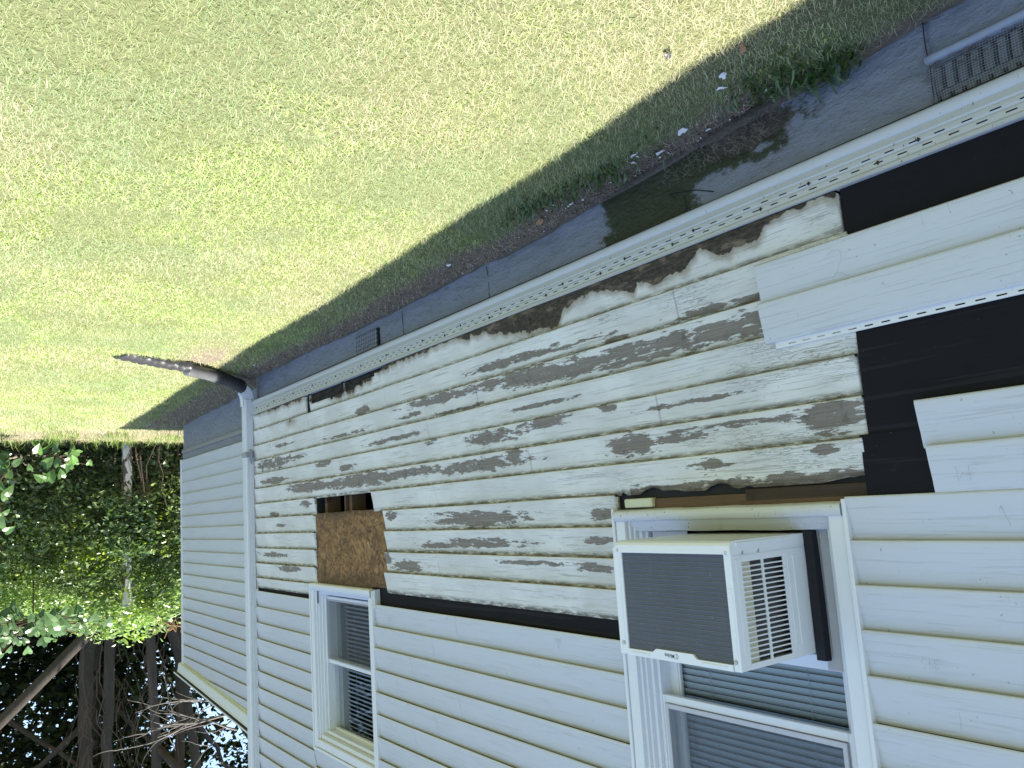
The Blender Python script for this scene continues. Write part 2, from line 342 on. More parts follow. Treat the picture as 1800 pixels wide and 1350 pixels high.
# ---------------------------------------------------------------- ground
GX = [-300, -3, 1.0, 1.22, 2.34, 3.25, 5.2, 6.1, 6.9, 9.95, 12, 300]; GZ = [-.05, -.05, -.05, -.03, 0.0, .015, .03, .01, .03, .07, .03, .0]
def gz(x, y):
    x = np.asarray(x, float); y = np.asarray(y, float); near = np.interp(x, GX, GZ); w = np.exp(-np.maximum(0, -y)/.45)
    b = near*w+(1-w)*np.interp(x, [0, 1.2, 2.5, 20], [-.03, -.02, 0, 0])
    d = np.hypot(x, y); amp = np.clip(1-(d-12)/20, 0, 1)
    t = 3.4*np.exp(-((y+.022+.008*np.sin(x*9))/.019)**2)*np.clip((x-1.42)/.05, 0, 1)*np.clip((2.25-x)/.2, 0, 1)     # little trench under the flaking parge
    return b+amp*((fbm(x*1.3, y*1.3, 5)-.5)*.05+(fbm(x*9, y*9, 9)-.5)*.012*w)-.03*t
def soilmask(x, y):
    e = .085+.13*(fbm(x*2.8, y*0+1, 3)-.2)+np.interp(x, [0, 1.3, 1.5, 2.3, 3.2, 6, 7.2], [-.15, -.12, .03, .05, .06, .06, .10])
    m = np.clip(1-(-y-e*.8)/(.09), 0, 1)*(x < 10.6)
    m = np.maximum(m, np.clip(1.3-np.hypot((x-6.1)/.55, (y+.62)/.24), 0, 1))
    m = np.maximum(m, np.clip((x+.3*y-10.9+fbm(x*2, y*2, 8)*.9)/.6, 0, .93))
    return m
def axis(segs):
    out = []
    for a, b, n in segs: out += list(np.linspace(a, b, n, endpoint=False))
    return np.array(out+[segs[-1][1]])
gxs = axis([(-300, -10, 6), (-10, 0, 20), (0, 12, 320), (12, 16, 40), (16, 60, 22), (60, 400, 8)]); gys = axis([(-300, -12, 7), (-12, -4, 20), (-4, -.6, 60), (-.6, -.12, 26), (-.12, .04, 26), (.04, .25, 8), (.25, 10, 20), (10, 300, 8)])
GXm, GYm = np.meshgrid(gxs, gys, indexing='ij'); nx_, ny_ = GXm.shape
Vg = np.stack([GXm, GYm, gz(GXm, GYm)], -1).reshape(-1, 3); idx = np.arange(nx_*ny_).reshape(nx_, ny_)
Fg = np.stack([idx[:-1, :-1], idx[1:, :-1], idx[1:, 1:], idx[:-1, 1:]], -1).reshape(-1, 4)
tag(mk('ground', Vg, Fg, MT['ground'], None, True, {'soil': soilmask(GXm, GYm).ravel(), 'trench_shade': (np.exp(-((GYm+.03)/.034)**4)*np.clip((GXm-1.4)/.06, 0, 1)*np.clip((2.4-GXm)/.2, 0, 1)*(.55+.45*fbm(GXm*14, GYm*20, 19))).ravel()}), kind='structure')  # second mask paints the trench's shade into the soil colour

# ---------------------------------------------------------------- house
H = empty('house'); tag(H, 'white sided house with a stretch of bare peeling clapboards and missing siding', 'house')
def part(name, mb, mat, parent=H, label=None, smooth=False):
    o = mb.build(name, mat, parent, smooth)
    if label: o['label'] = label
    return o
ZT = 5.0; XM = 6.93
WB = (1.465, 2.385, 1.33, 2.60); WS = (4.71, 5.645, 1.74, 2.745)      # wall openings behind the two windows
b = MB()
xs = [-4, WB[0], WB[1], WS[0], WS[1], XM]
for x0, x1, w in ((-4, WB[0], None), (WB[0], WB[1], WB), (WB[1], 4.62, None), (4.62, WS[0], 'h1'), (WS[0], 5.575, 'h2'), (5.575, WS[1], WS), (WS[1], XM, None)):
    if w is None: b.box(x0, x1, 0, .14, .20, ZT)
    elif w == 'h1': b.box(x0, x1, 0, .14, .20, 1.075); b.box(x0, x1, 0, .14, 1.225, ZT)
    elif w == 'h2': b.box(x0, x1, 0, .14, .20, 1.075); b.box(x0, x1, 0, .14, 1.225, WS[2]); b.box(x0, x1, 0, .14, WS[3], ZT)
    else: b.box(x0, x1, 0, .14, .20, w[2]); b.box(x0, x1, 0, .14, w[3], ZT)
part('wall_sheathing', b, MT['black'])
part('interior', MB().box(-3.9, XM-.1, 1.2, 1.3, 0, ZT).box(-4, -3.9, .14, 7, 0, ZT).box(XM-.1, XM, .142, 7, 0, ZT).box(-4, XM, 6.9, 7, 0, ZT), MT['black'])
part('wall_stud', MB().box(5.06, 5.10, .03, .13, 1.07, 1.23).box(5.14, 5.16, .02, .11, 1.07, 1.23), MT['wood'])
part('wall_stud', MB().box(4.70, 4.74, .03, .13, 1.07, 1.23), MT['darkwood'])
part('wall_stud', MB().box(5.48, 5.52, .03, .13, 1.07, 1.23), MT['wood'])

# clapboards
LAP = [.347, .481, .609, .735, .851, .970, 1.095, 1.214, 1.338, 1.458, 1.580, 1.697, 1.775]
PEEL = [(2.65,.671,.421,.034),(3.22,.637,.146,.022),(2.98,.642,.221,.037),(2.81,.657,.184,.03),(2.3,.675,.192,.036),(2.05,.678,.168,.033),(1.86,.675,.151,.03),(1.71,.68,.092,.032),(3.11,.547,.328,.013),(2.36,.598,.073,.016),(1.9,.588,.103,.016),(1.7,.591,.078,.015),(3.29,.894,.225,.033),(2.86,.872,.186,.025),(2.43,.867,.047,.016),(3.41,1.024,.419,.028),(4.74,1.016,.546,.034),(5.7,1.012,.355,.030),(6.45,.788,.434,.036),(6.46,.924,.271,.02),(2.31,1.025,.133,.039),(2.07,1.017,.125,.016),(1.44,1.017,.099,.037),(1.78,1.002,.237,.008),(1.92,1.127,.081,.016),(2.09,1.205,.168,.016),(1.55,1.208,.202,.012),(3.47,1.285,.403,.032),(4.38,1.244,.074,.026),(3.43,1.405,.39,.018),(4.22,1.535,.173,.025),(4.46,1.499,.06,.027),(2.53,1.288,.098,.02),(2.55,1.39,.098,.016),(2.58,1.5,.124,.018),(4.73,.577,.101,.022),(3.87,.863,.062,.012),(5.4,.866,.123,.02),(5.02,.921,.137,.015),(3.09,.986,.068,.016),(1.47,1.117,.048,.012),(5.06,.703,.467,.009),(6.47,1.505,.268,.018),(6.1,1.605,.243,.02),(6.45,1.194,.107,.02),
  (5.35,1.02,.35,.02),(4.1,1.01,.4,.018),(3.75,.64,.35,.022),(2.9,.565,.5,.009),(2.0,.90,.25,.009),(4.3,.80,.35,.012),(2.9,.79,.25,.010),(3.6,.72,.3,.008),(6.2,.66,.2,.012),(5.9,.78,.2,.015),(4.1,.69,.15,.01),(5.75,1.13,.1,.02),(6.3,1.28,.12,.012),(3.0,1.49,.3,.01),(3.9,1.42,.2,.012)]
ROTX = [1.31,1.47,1.58,1.63,1.71,1.75,1.83,1.89,1.94,2.02,2.11,2.2,2.23,2.4,2.58,2.67,2.79,3.05,3.19,3.39,3.43,3.56,3.67,3.92,4.2,4.36,5.04,5.6,5.66,6.13,6.82,7]
ROTZ = [.372,.376,.381,.424,.442,.462,.427,.398,.438,.443,.414,.39,.427,.408,.413,.45,.448,.421,.383,.369,.40,.365,.36,.36,.36,.385,.425,.385,.365,.37,.355,.35]
SEGS = {0: [(1.33, 2.9), (2.904, 5.02), (5.023, 5.62), (5.70, 6.89)], 1: [(1.31, 2.013), (2.016, 4.4), (4.403, 5.66), (5.663, 6.89)], 2: [(.9, 3.391), (3.394, 6.89)], 3: [(1.325, 3.9), (3.903, 6.89)],
        4: [(1.335, 2.149), (2.153, 4.9), (4.903, 6.89)], 5: [(1.33, 2.976), (2.980, 6.89)], 6: [(1.345, 3.85), (3.853, 4.64), (5.585, 6.89)],
        7: [(2.425, 4.485), (5.60, 6.89)], 8: [(2.425, 4.48), (5.605, 6.89)], 9: [(2.425, 3.863), (3.866, 4.485), (5.60, 6.89)], 10: [(2.425, 4.50), (5.605, 6.89)], 11: [(5.61, 6.89)]}
VV, FF, AP, AR, AV = [], [], [], [], []; nb = 0
for k in sorted(SEGS):
    zb, zt = LAP[k], LAP[k+1]; pk = [p for p in PEEL if zb <= p[1] < zt]
    for (x0, x1) in SEGS[k]:
        n = max(2, int((x1-x0)/.012)); xa = np.linspace(x0, x1, n+1); hgt = zt-zb
        tl = np.array([.06, .06, 0, .03, .08, .2, .32, .44, .56, .68, .8, .9, 1.0, 1.04]); yy = np.array([-.008, -.0275, -.0310, -.0335, -.0325, -.0300, -.0270, -.0235, -.0215, -.0195, -.0175, -.0158, -.0142, -.0135])
        X, T = np.meshgrid(xa, tl, indexing='ij'); Y = np.repeat(yy[None, :], n+1, 0).copy(); jig = (random.random()-.5)*.003
        Z = zb+T*hgt+jig+(fbm(X*1.1, X*0+k*3.3, 11)-.5)*.006*(T < .1)
        Y += (fbm(X*1.7, X*0+k*5.1, 21)-.5)*.009*(1-T*.6)+(random.random()-.5)*.002; Y[:, 0] = -.008
        if k == 6: Z[:, -5:] -= (np.clip(fbm(X*9, X*0, 33)-.45, 0, 1)*.06*((X > 1.3) & (X < 2.4)))[:, -5:]*np.linspace(0, 1, 5)
        if k in (10,): Z -= 0
        pe = np.full(X.shape, -1.0)
        for (px, pz, rx, rz) in pk: pe = np.maximum(pe, 1-np.sqrt(((X-px)/(rx*1.1))**2+((Z-pz)/(rz*1.25))**2))
        if k == 6: pe = np.maximum(pe, np.clip((T-.78)*3, -1, .6)*((X > 1.3) & (X < 2.35))-1.0*((X <= 1.3) | (X >= 2.35)))
        pe = np.clip(pe*1.05, -1, .55)-.06+(fbm(X*.8, Z*5, 44)-.5)*.5-.25*(pe < -.6)
        rot = np.full(X.shape, -2.0)
        if k == 0: rot = (.345+(np.interp(X, ROTX, ROTZ)-.345)*(.15+1.9*fbm(X*3.2, X*0+4, 57, 3))+(fbm(X*15, X*0, 51)-.5)*.045-Z)/.035-.15
        if k == 1: rot = np.maximum(rot, .3-np.hypot((X-6.0)/.08, (Z-.50)/.03)*.6)
        i0 = nb; VV.append(np.stack([X, Y, Z], -1).reshape(-1, 3)); AP.append(pe.ravel()); AR.append(np.clip(rot, -2, 2).ravel()); AV.append(np.clip(T, 0, 1).ravel())
        ii = np.arange((n+1)*len(tl)).reshape(n+1, len(tl))+i0; q = np.stack([ii[:-1, :-1], ii[1:, :-1], ii[1:, 1:], ii[:-1, 1:]], -1)
        keep = np.ones(q.shape[:2], bool)
        if k == 0:      # rotted-away bites along the bottom edge
            xc = (xa[:-1]+xa[1:])/2; tc = (tl[:-1]+tl[1:])/2
            bite = np.interp(xc, [4.3, 4.5, 4.8, 5.0, 5.3, 5.6, 5.62, 5.66], [0, .25, .42, .55, .62, .50, .3, 0])+(fbm(xc*18, xc*0, 77)-.5)*.25
            bite = np.where((xc > 4.35) & (xc < 5.64), bite, 0); keep = ~(tc[None, :] < bite[:, None])
        FF.append(q[keep].reshape(-1, 4)); nb += X.size
        # end caps
        Vb = VV[-1]
        for r in (ii[0], ii[-1]):
            c0 = nb; cap = Vb[r-i0].copy(); cap[:, 1] = -.004; VV.append(cap); m = len(tl); AP.append(np.full(m, .6)); AR.append(np.full(m, -2)); AV.append(np.full(m, .5))
            cc = np.arange(m)+c0; FF.append(np.stack([r[:-1], r[1:], cc[1:], cc[:-1]], -1)); nb += m
mk('clapboard_siding', np.concatenate(VV), np.concatenate(FF), MT['clap'], H, True, {'peel': np.concatenate(AP), 'rot': np.concatenate(AR), 'vv': np.concatenate(AV), 'crk': np.clip((2.5-np.concatenate(VV)[:, 0])*.13, -.02, .12)})['label'] = 'old wooden clapboards with peeling white paint'
# rotten splinters in the hole under the lowest board
b = MB()
for i in range(26):
    x = random.uniform(4.5, 5.6); L = random.uniform(.04, .16); z = random.uniform(.365, .42); b.tube([(x, -.008, z), (x+L*.5, -.014-random.random()*.008, z+random.uniform(-.01, .01)), (x+L, -.006, z+random.uniform(-.02, .02))], [.003, .005, .001], 4)
part('rotten_splinters', b, MT['darkwood'])
part('corner_board', MB().box(6.893, 6.929, -.024, -.001, .30, 1.79, .002), MT['dtrim'])

# black felt paper
def sheet(x0, x1, z0, z1, y, name='felt_paper', mat=None, nx=24, nz=10, amp=.004, seed=1, label=None):
    xa = np.linspace(x0, x1, nx+1); za = np.linspace(z0, z1, nz+1); X, Z = np.meshgrid(xa, za, indexing='ij'); Y = y+(fbm(X*3.1, Z*6, seed)-.5)*amp*2
    X = X+0.004*(fbm(Z*14, Z*0+seed, seed)-.5)*(X == x1); V1 = np.stack([X, Y, Z], -1).reshape(-1, 3)
    V2 = V1.copy(); V2[:, 1] += .0012; ii = np.arange(X.size).reshape(X.shape); q = np.stack([ii[:-1, :-1], ii[1:, :-1], ii[1:, 1:], ii[:-1, 1:]], -1).reshape(-1, 4)
    o = mk(name, np.concatenate([V1, V2]), np.concatenate([q, q+X.size]), mat or MT['paper'], H, True)
    if label: o['label'] = label
    return o
sheet(-.5, 1.318, .335, .52, -.0235, seed=3)
sheet(-.5, 1.326, .74, 1.10, -.0235, seed=5)
sheet(-.5, 1.352, 1.086, 1.275, -.0275, seed=8, label='overlapping upper strip of black felt paper')
sheet(2.40, 4.72, 1.675, 1.84, -.010, seed=9); sheet(5.60, 6.90, 1.74, 1.83, -.012, seed=12)

# vinyl siding courses
def vprof(z, h, y=0.0):
    return [(y-.008, z+.010), (y-.028, z+.010), (y-.0295, z+.001), (y-.0315, z), (y-.0335, z+.004), (y-.0333, z+.010), (y-.0305, z+.03), (y-.0255, z+.06), (y-.0195, z+.09), (y-.0145, z+h), (y-.012, z+h+.006)]
def vinyl(name, courses, mat, y=-.006, label=None, seed=1, parent=H, amp=.0035):
    b = MB()
    for (x0, x1, z, h) in courses:
        wv = lambda x, zz, s=seed+int(z*100): (float(fbm(x*.9, s*1.3, 2)-.5)*amp*2, float(fbm(x*.7, s*2.1, 6)-.5)*.004)
        b.ext(vprof(z, h, y), x0, x1, max(2, int((x1-x0)/.12)), wv)
        for xe in (x0, x1):     # thin returns so the cut ends show thickness
            pr = vprof(z, h, y); d = wv(xe, z); n = len(b.v)
            for (yy, zz) in pr: b.v.append((xe, yy+d[0], zz+d[1])); b.v.append((xe, yy+d[0]+.003, zz+d[1]+.001))
            for j in range(len(pr)-1): b.f.append([n+2*j, n+2*j+1, n+2*j+3, n+2*j+2])
    return part(name, b, mat, parent, label, True)
h = .128
cs = []
for k in range(26):
    z = 1.262+.1262*k if k < 5 else 1.897+.128*(k-5)
    cs.append((-3.5, 1.419 if z < 2.62 else 2.44, z, h))
vinyl('vinyl_siding', cs, MT['vinyl'], label='clean white vinyl siding beside and above the windows')
cs = []
for k in range(25):
    z = 1.771+.128*k
    if z < 2.62: xs_ = 3.7+.25*((k*7) % 3); cs.append((2.44, xs_, z, h)); cs.append((xs_+.0015, 4.665, z+.0006, h))
    else: cs.append((2.44, 4.665 if z < 2.79 else 5.69, z, h))
vinyl('vinyl_siding', cs, MT['vinyl'], seed=20)
vinyl('vinyl_siding', [(5.69, 6.92, 1.80+.128*k, h) for k in range(24)], MT['vinyl'], seed=40)
vinyl('loose_vinyl_panel', [(-.8, 1.627, .503, .126), (-.8, 1.632, .629, .126)], MT['vin2'], y=-.030, label='two-course vinyl panel left hanging over the felt paper', seed=55)
vinyl('loose_vinyl_panel', [(-.8, 1.165, 1.009, .126), (-.8, 1.150, 1.135, .128)], MT['vinyl'], y=-.022, label='cut end of vinyl panel over black felt below the window', seed=60)
# nail hem of the loose panel
b = MB(); b.ext([(-.042, .754), (-.034, .760), (-.0335, .768)], -.5, 1.60, 4); sl_ = [x for x in np.arange(-.4, 1.55, .052)]
b.ext([(-.0335, .768), (-.0335, .7725)], -.5, 1.60, 4); b.ext([(-.0335, .7765), (-.0335, .783), (-.031, .784)], -.5, 1.60, 4)
xp = -.5
for x in sl_: b.ext([(-.0335, .7725), (-.0335, .7765)], xp, x, 1); xp = x+.026
b.ext([(-.0335, .7725), (-.0335, .7765)], xp, 1.60, 1)
part('nail_hem', b, MT['trim'])

# starter strip along the bottom of the wall
def wstrip(x, z): return (float(fbm(x*.9, 3.3, 2)-.5)*.010, float(fbm(x*.6, 1.3, 6)-.5)*.008)
b = MB(); b.ext([(-.010, .222), (-.026, .2175), (-.032, .219), (-.0355, .226), (-.036, .236), (-.0345, .246), (-.032, .253), (-.029, .2555)], -.5, 3.58, 60, wstrip)
b.ext([(-.010, .222), (-.024, .2175), (-.030, .219), (-.0335, .226), (-.034, .236), (-.0325, .246), (-.030, .253), (-.028, .2555)], 3.572, 6.90, 50, wstrip)
part('starter_bead', b, MT['bead'], label='rounded white bottom edge of the starter strip', smooth=True)
b = MB()
bands = [((-.030, .2555), (-.031, .262), (-.034, .276), (-.030, .281), (-.0325, .286), (-.0335, .2945)), ((-.0335, .2985), (-.030, .304), (-.0335, .309), (-.034, .3145)), ((-.034, .3185), (-.034, .327), (-.038, .333), (-.040, .3445), (-.034, .3465), (-.010, .347))]
for pr in bands: b.ext(list(pr), -.5, 6.90, 110, wstrip)
for (y, z0, z1, off) in ((-.0335, .2945, .2985, 0), (-.034, .3145, .3185, .036)):
    xp = -.5
    for i, x in enumerate(np.arange(-.45+off, 6.85, .072)):
        if x-xp > .001: b.ext([(y, z0), (y-.0001, z1)], xp, x, 2, wstrip)
        xp = x+.028
    b.ext([(y, z0), (y, z1)], xp, 6.90, 1, wstrip)
part('starter_strip', b, MT['strip'], label='slotted nailing flange of the bottom siding course', smooth=False)
part('strip_backing', MB().box(-.5, 6.90, -.022, -.001, .235, .343), MT['black'])
b = MB()
for x in np.arange(.62, 6.8, .41):
    for dz, dx in ((.2965, 0), (.3165, .13)):
        wx, wz = wstrip(x+dx, 0); cx = x+dx+random.uniform(-.04, .04); b.box(cx-.006, cx+.006, -.0385+wx, -.033+wx, dz-.002+wz, dz+.002+wz, .001); b.box(cx-.002, cx+.002, -.0386+wx, -.033+wx, dz-.006+wz, dz+.006+wz, .001); part('nail', b, MT['darkwood']); b = MB()

# strand board patch, wood above/below windows
xa = np.linspace(4.485, 5.60, 60); za = np.linspace(1.205, 1.685, 30); X, Z = np.meshgrid(xa, za, indexing='ij'); X = X+(fbm(Z*20, Z*0, 3)-.5)*.012*((X == xa[0]) | (X == xa[-1])); Z2 = Z+(fbm(X*12, X*0, 4)-.5)*.012*(Z == za[0])
Y = -.010+(fbm(X*2, Z*2, 6)-.5)*.004; e = np.clip(1-np.minimum(np.minimum(X-4.485, 5.60-X)/.03, np.minimum(Z-1.205, (1.685-Z)*.45)/.05), 0, 1)*(.4+.6*fbm(X*9, Z*9, 2)); ii = np.arange(X.size).reshape(X.shape)
mk('strand_board_patch', np.stack([X, Y, Z2], -1).reshape(-1, 3), np.stack([ii[:-1, :-1], ii[1:, :-1], ii[1:, 1:], ii[:-1, 1:]], -1).reshape(-1, 4), MT['osb'], H, True, {'edge': e.ravel()})['label'] = 'bare brown strand board patch under the smaller window'
part('board_edge', MB().box(4.487, 5.598, -.007, .006, 1.212, 1.24), MT['wood'])
part('window_blocking', MB().box(1.30, 2.28, -.012, .0, 1.236, 1.276, .002), MT['wood'], label='exposed brown framing lumber under the large window sill')
part('window_blocking', MB().box(1.15, 1.80, -.0125, -.002, 1.222, 1.262, .002), MT['darkwood'])
part('cream_block', MB().box(2.225, 2.375, -.030, -.001, 1.232, 1.266, .004), MT['creamw'], label='short cream painted trim block')

# foundation
def foundation(x0, x1, y, z0, z1, nx, nz, top=None, seed=1):
    xa = np.linspace(x0, x1, nx+1); za = np.linspace(z0, z1, nz+1); X, Z = np.meshgrid(xa, za, indexing='ij')
    d = (fbm(X*4, Z*7, seed)-.5)*.020+(fbm(X*14+Z*20, Z*30, seed+4)-.5)*.012
    mo = np.maximum(-1.0, 1-np.maximum(np.abs(X-2.16)/.26, np.abs(Z-.07)/.16)**1)*1.6; mo = np.maximum(mo, 1-np.hypot((X-1.95)/.5, (Z-.03)/.09)); mo = np.maximum(mo, .3-np.hypot((X-1.6)/.3, (Z-.10)/.06))
    di = np.clip(1-np.hypot((X-1.66)/.19, (Z-.01)/.075), -1, 1)*1.6; d2 = di > .2
    mo = np.where(X > 6.93, -1, mo); di = np.where(X > 6.9, -1, di)
    Yv = y-d-.004+d2*.012+(np.abs(X-1.03) < .005)*.012*(X < 2); ii = np.arange(X.size).reshape(X.shape); q = np.stack([ii[:-1, :-1], ii[1:, :-1], ii[1:, 1:], ii[:-1, 1:]], -1).reshape(-1, 4)
    return np.stack([X, Yv, Z], -1).reshape(-1, 3), q, mo.ravel(), di.ravel(), X, Z
V1, q1, m1, d1, X, Z = foundation(-.6, XM, 0.024, -.25, .23, 620, 34)
ce = V1[q1].mean(1); q1 = q1[~((ce[:, 0] < 1.026) & (ce[:, 0] > .45) & (ce[:, 2] > .075))]
V2, q2, m2, d2, _, _ = foundation(XM-.02, 10.10, .165, -.25, .475, 200, 34, seed=8)
V3, q3, m3, d3, _, _ = foundation(-4, -.6, 0.024, -.25, .23, 20, 4)
n1, n2 = len(V1), len(V2)
b = MB().box(-4, XM, .12, .3, -.3, .2).box(XM-.02, 10.10, .2, .4, -.3, .41).box(XM-.03, XM, .03, .18, -.3, .22).box(10.09, 10.11, .17, 6, -.3, .41)
V4 = np.array(b.v); q4 = np.array(b.f)
mk('foundation', np.concatenate([V1, V2, V3, V4]), np.concatenate([q1, q2+n1, q3+n1+n2, q4+n1+n2+len(V3)]), MT['found'], H, True, {'moss': np.concatenate([m1, m2, m3, np.full(len(V4), -1)]), 'dirt': np.concatenate([d1, d2, d3, np.full(len(V4), -1)])})['label'] = 'grey painted foundation with a wet mossy patch'
fo = bpy.data.objects['foundation']
# near vent
b = MB()
for r, (za, zb_, st) in enumerate(((.085, .155, 0), (.165, .225, .018))):
    for i in range(17): x = .46+.0345*i+st; b.box(x, x+.021, .036, .08, za, zb_, .002)
b.box(.45, 1.03, .044, .08, .152, .168)
vn = part('foundation_vent', b, MT['dgrey'], H, 'crawl space vent of slotted blocks behind wire mesh')
part('vent_void', MB().box(.40, 1.06, .082, .09, .04, .24), MT['black'], vn); b = MB()
for x in np.arange(.45, 1.028, .0076): b.tube([(x, .012, .078), (x+.001, .010-.004*math.sin(x*9), .15), (x-.001, .012, .226)], .0006, 4, cap=False)
for z in np.arange(.082, .226, .0076): b.tube([(x, .0115-.004*math.sin(x*9)*math.sin((z-.078)*21), z+.001*math.sin(x*7+z*30)) for x in np.linspace(.45, 1.028, 9)], .0006, 4, cap=False)
part('wire_mesh', b, MT['steel'], vn)
b = MB(); b.ext([(.05, .055), (.002, .056), (-.002, .062), (-.001, .072), (.004, .078), (.05, .080)], .44, 1.032, 20, lambda x, z: (float(fbm(x*9, 1, 2)-.5)*.008, float(fbm(x*7, 2, 2)-.5)*.008), True)
part('vent_ledge', b, simple('pale_grey_ledge', (.23, .26, .32), .6, .15, 40, .5), vn, smooth=True)
b = MB()
for i in range(120):
    x = random.uniform(.48, 1.03); z = .082+random.random()**2*.05; a = random.uniform(-1, 1); L = random.uniform(.015, .06); b.tube([(x, .016, z), (x+L*.5, .006, z+.006*a), (x+L, .014+.01*random.random(), z+.012*a)], .0007, 3)
part('nest_debris', b, MT['vine'], vn)
b = MB()
for i in range(12): x = 4.55+.027*i; b.box(x, x+.006, .000, .02, .085, .215, .001)
for z in (.10, .128, .156, .184, .208): b.box(4.54, 4.86, .004, .02, z, z+.005, .001)
v2 = part('foundation_vent', b, MT['grey'], H, 'small rusted louvre vent set low in the foundation'); part('vent_opening', MB().box(4.53, 4.87, .008, .04, .08, .22), MT['black'], v2)
b = MB()
for pts in ([(1.028, -.06), (1.03, .02), (1.026, .1), (1.03, .22)], [(2.0, .127), (2.03, .10), (1.9, .13), (1.82, .165)], [(3.28, .20), (3.275, .10), (3.29, .03)], [(4.2, .2), (4.21, .05)], [(1.95, .21), (1.957, .13)]):
    b = MB(); b.tube([(x, .014, z) for x, z in pts], .0018, 4); part('crack', b, MT['black'], fo)

# ---- windows
def casing(x0, x1, z0, z1, name_label, sillz, near_skew=False, jamb=.075):
    """x0 near side, x1 far side. returns mesh part"""
    b = MB()
    # J channel rim
    for (xa, xb) in ((x0, x0+.014), (x1-.014, x1)): b.box(xa, xb, -.043, -.002, z0-.008, z1+.02, .002)
    b.box(x0+.016, x1-.016, -.041, -.002, z1, z1+.018, .002)
    # flat casing, both sides with a small back step
    for s, e in ((x0+.016, 1), (x1-.016, -1)):
        f = lambda a: s+e*a
        def bx(a0, a1, y0, y1, za=z0, zb=z1-.002, bv=.002):
            A, B = sorted((f(a0), f(a1))); b.box(A, B, y0, y1, za, zb, bv)
        bx(0, .050, -.036, .02, z0+.004+(.0 if not near_skew else 0)); bx(.0495, .0625, -.020, .03, z0+.04); bx(.062, .0735, -.006, .05, z0+.041); bx(.073, .0895, .012, .09, z0+.042); bx(.089, .104, .030, .13, z0+.045)
    b.box(x0+.066, x1-.066, -.034, .02, z1-.055, z1-.003, .003); b.box(x0+.08, x1-.08, -.012, .09, z1-.085, z1-.057, .002); b.box(x0+.09, x1-.09, .02, .12, z1-.11, z1-.087, .002)
    return b
# large window
bw = casing(1.417, 2.442, 1.275, 2.62, '', 1.36)
win = part('window', bw, MT['trim'], H, 'white vinyl window holding the air conditioner')
b = MB(); wv = lambda x, z: (float(fbm(x*6, 9, 1)-.5)*.006, float(fbm(x*7, 3, 1)-.5)*.006)
b.ext([(-.004, 1.272), (-.046, 1.279), (-.050, 1.284), (-.048, 1.313), (-.040, 1.3165), (-.018, 1.3185), (-.014, 1.322), (-.012, 1.338), (-.004, 1.341), (-.002, 1.356), (.01, 1.359), (.10, 1.362)], 1.432, 2.427, 40, wv)
part('sill', b, MT['dtrim'], win, 'mildew stained sill', True)
def sash(x0, x1, z0, z1, y, w=.035, wb=.03, d=.022, parent=None, mat=None):
    b = MB().box(x0, x0+w, y, y+d, z0, z1, .002).box(x1-w, x1, y, y+d, z0, z1, .002).box(x0+w+.0005, x1-w-.0005, y, y+d, z0, z0+wb, .002).box(x0+w+.0005, x1-w-.0005, y, y+d, z1-wb, z1, .002)
    b.box(x0+w, x0+w+.008, y+.006, y+d-.002, z0+wb, z1-wb).box(x1-w-.008, x1-w, y+.006, y+d-.002, z0+wb, z1-wb)
    s_ = part('sash', b, mat or MT['trim'], parent)
    part('pane', MB().poly([(x0+w-.004, y+.012, z0+wb-.004), (x1-w+.004, y+.012, z0+wb-.004), (x1-w+.004, y+.012, z1-wb+.004), (x0+w-.004, y+.012, z1-wb+.004)]), MT['glass'], parent); return s_
def blind(x0, x1, z0, z1, y, parent, pitch=.0245, dz=.007):
    b = MB(); z = z0
    while z < z1:
        b.ext([(y-.010, z-.004), (y-.004, z+.006+dz*.5), (y+.003, z+.012+dz), (y+.006, z+.015+dz)], x0, x1, 1); z += pitch
    for x in (x0+.16, x1-.16): b.box(x, x+.0015, y-.012, y-.011, z0, z1)
    part('blind', b, MT['blind'], parent, smooth=True)
sash(1.53, 2.33, 1.757, 2.45, .085, .045, .045, .022, win)          # raised inner sash
sash(1.52, 2.34, 1.965, 2.56, .035, .030, .028, .022, win)         # outer upper sash
part('screen', MB().poly([(1.553, .030, 1.995), (2.307, .030, 1.995), (2.307, .030, 2.53), (1.553, .030, 2.53)]), MT['screen'], win)
part('screen_frame', MB().box(1.553, 1.568, .026, .034, 1.994, 2.53).box(2.290, 2.305, .026, .034, 1.994, 2.53).box(1.568, 2.29, .026, .034, 1.994, 2.010), simple('lavender_grey', (.42, .42, .47), .5), win)
blind(1.56, 2.30, 1.806, 2.5, .118, win)
# small window
bw = casing(4.665, 5.690, 1.70, 2.79, '', 1.8)
win2 = part('window', bw, MT['trim'], H, 'smaller white window above the strand board patch')
b = MB(); b.ext([(-.004, 1.688), (-.046, 1.692), (-.048, 1.698), (-.046, 1.735), (-.02, 1.742), (.0, 1.745), (.002, 1.765), (.02, 1.768), (.10, 1.775)], 4.681, 5.674, 20)
part('sill', b, MT['trim'], win2, smooth=True)
part('bent_channel', MB().prism([(4.615, 1.685), (4.672, 1.700), (4.664, 1.80), (4.650, 1.90), (4.640, 1.80), (4.612, 1.79)], -.045, -.002), MT['dtrim'], win2, 'bent end of the J channel')
sash(4.745, 5.61, 1.785, 2.235, .045, .028, .030, .022, win2)
sash(4.745, 5.61, 2.205, 2.70, .072, .03, .035, .022, win2)
part('screen', MB().poly([(4.77, .038, 1.80), (5.585, .038, 1.80), (5.585, .038, 2.21), (4.77, .038, 2.21)]), MT['screen'], win2)
blind(4.80, 5.44, 1.80, 2.68, .125, win2, .028, .0)
part('inner_jamb', MB().box(5.50, 5.60, .11, .16, 1.78, 2.70), simple('shadow_grey', (.20, .23, .25), .6), win2)
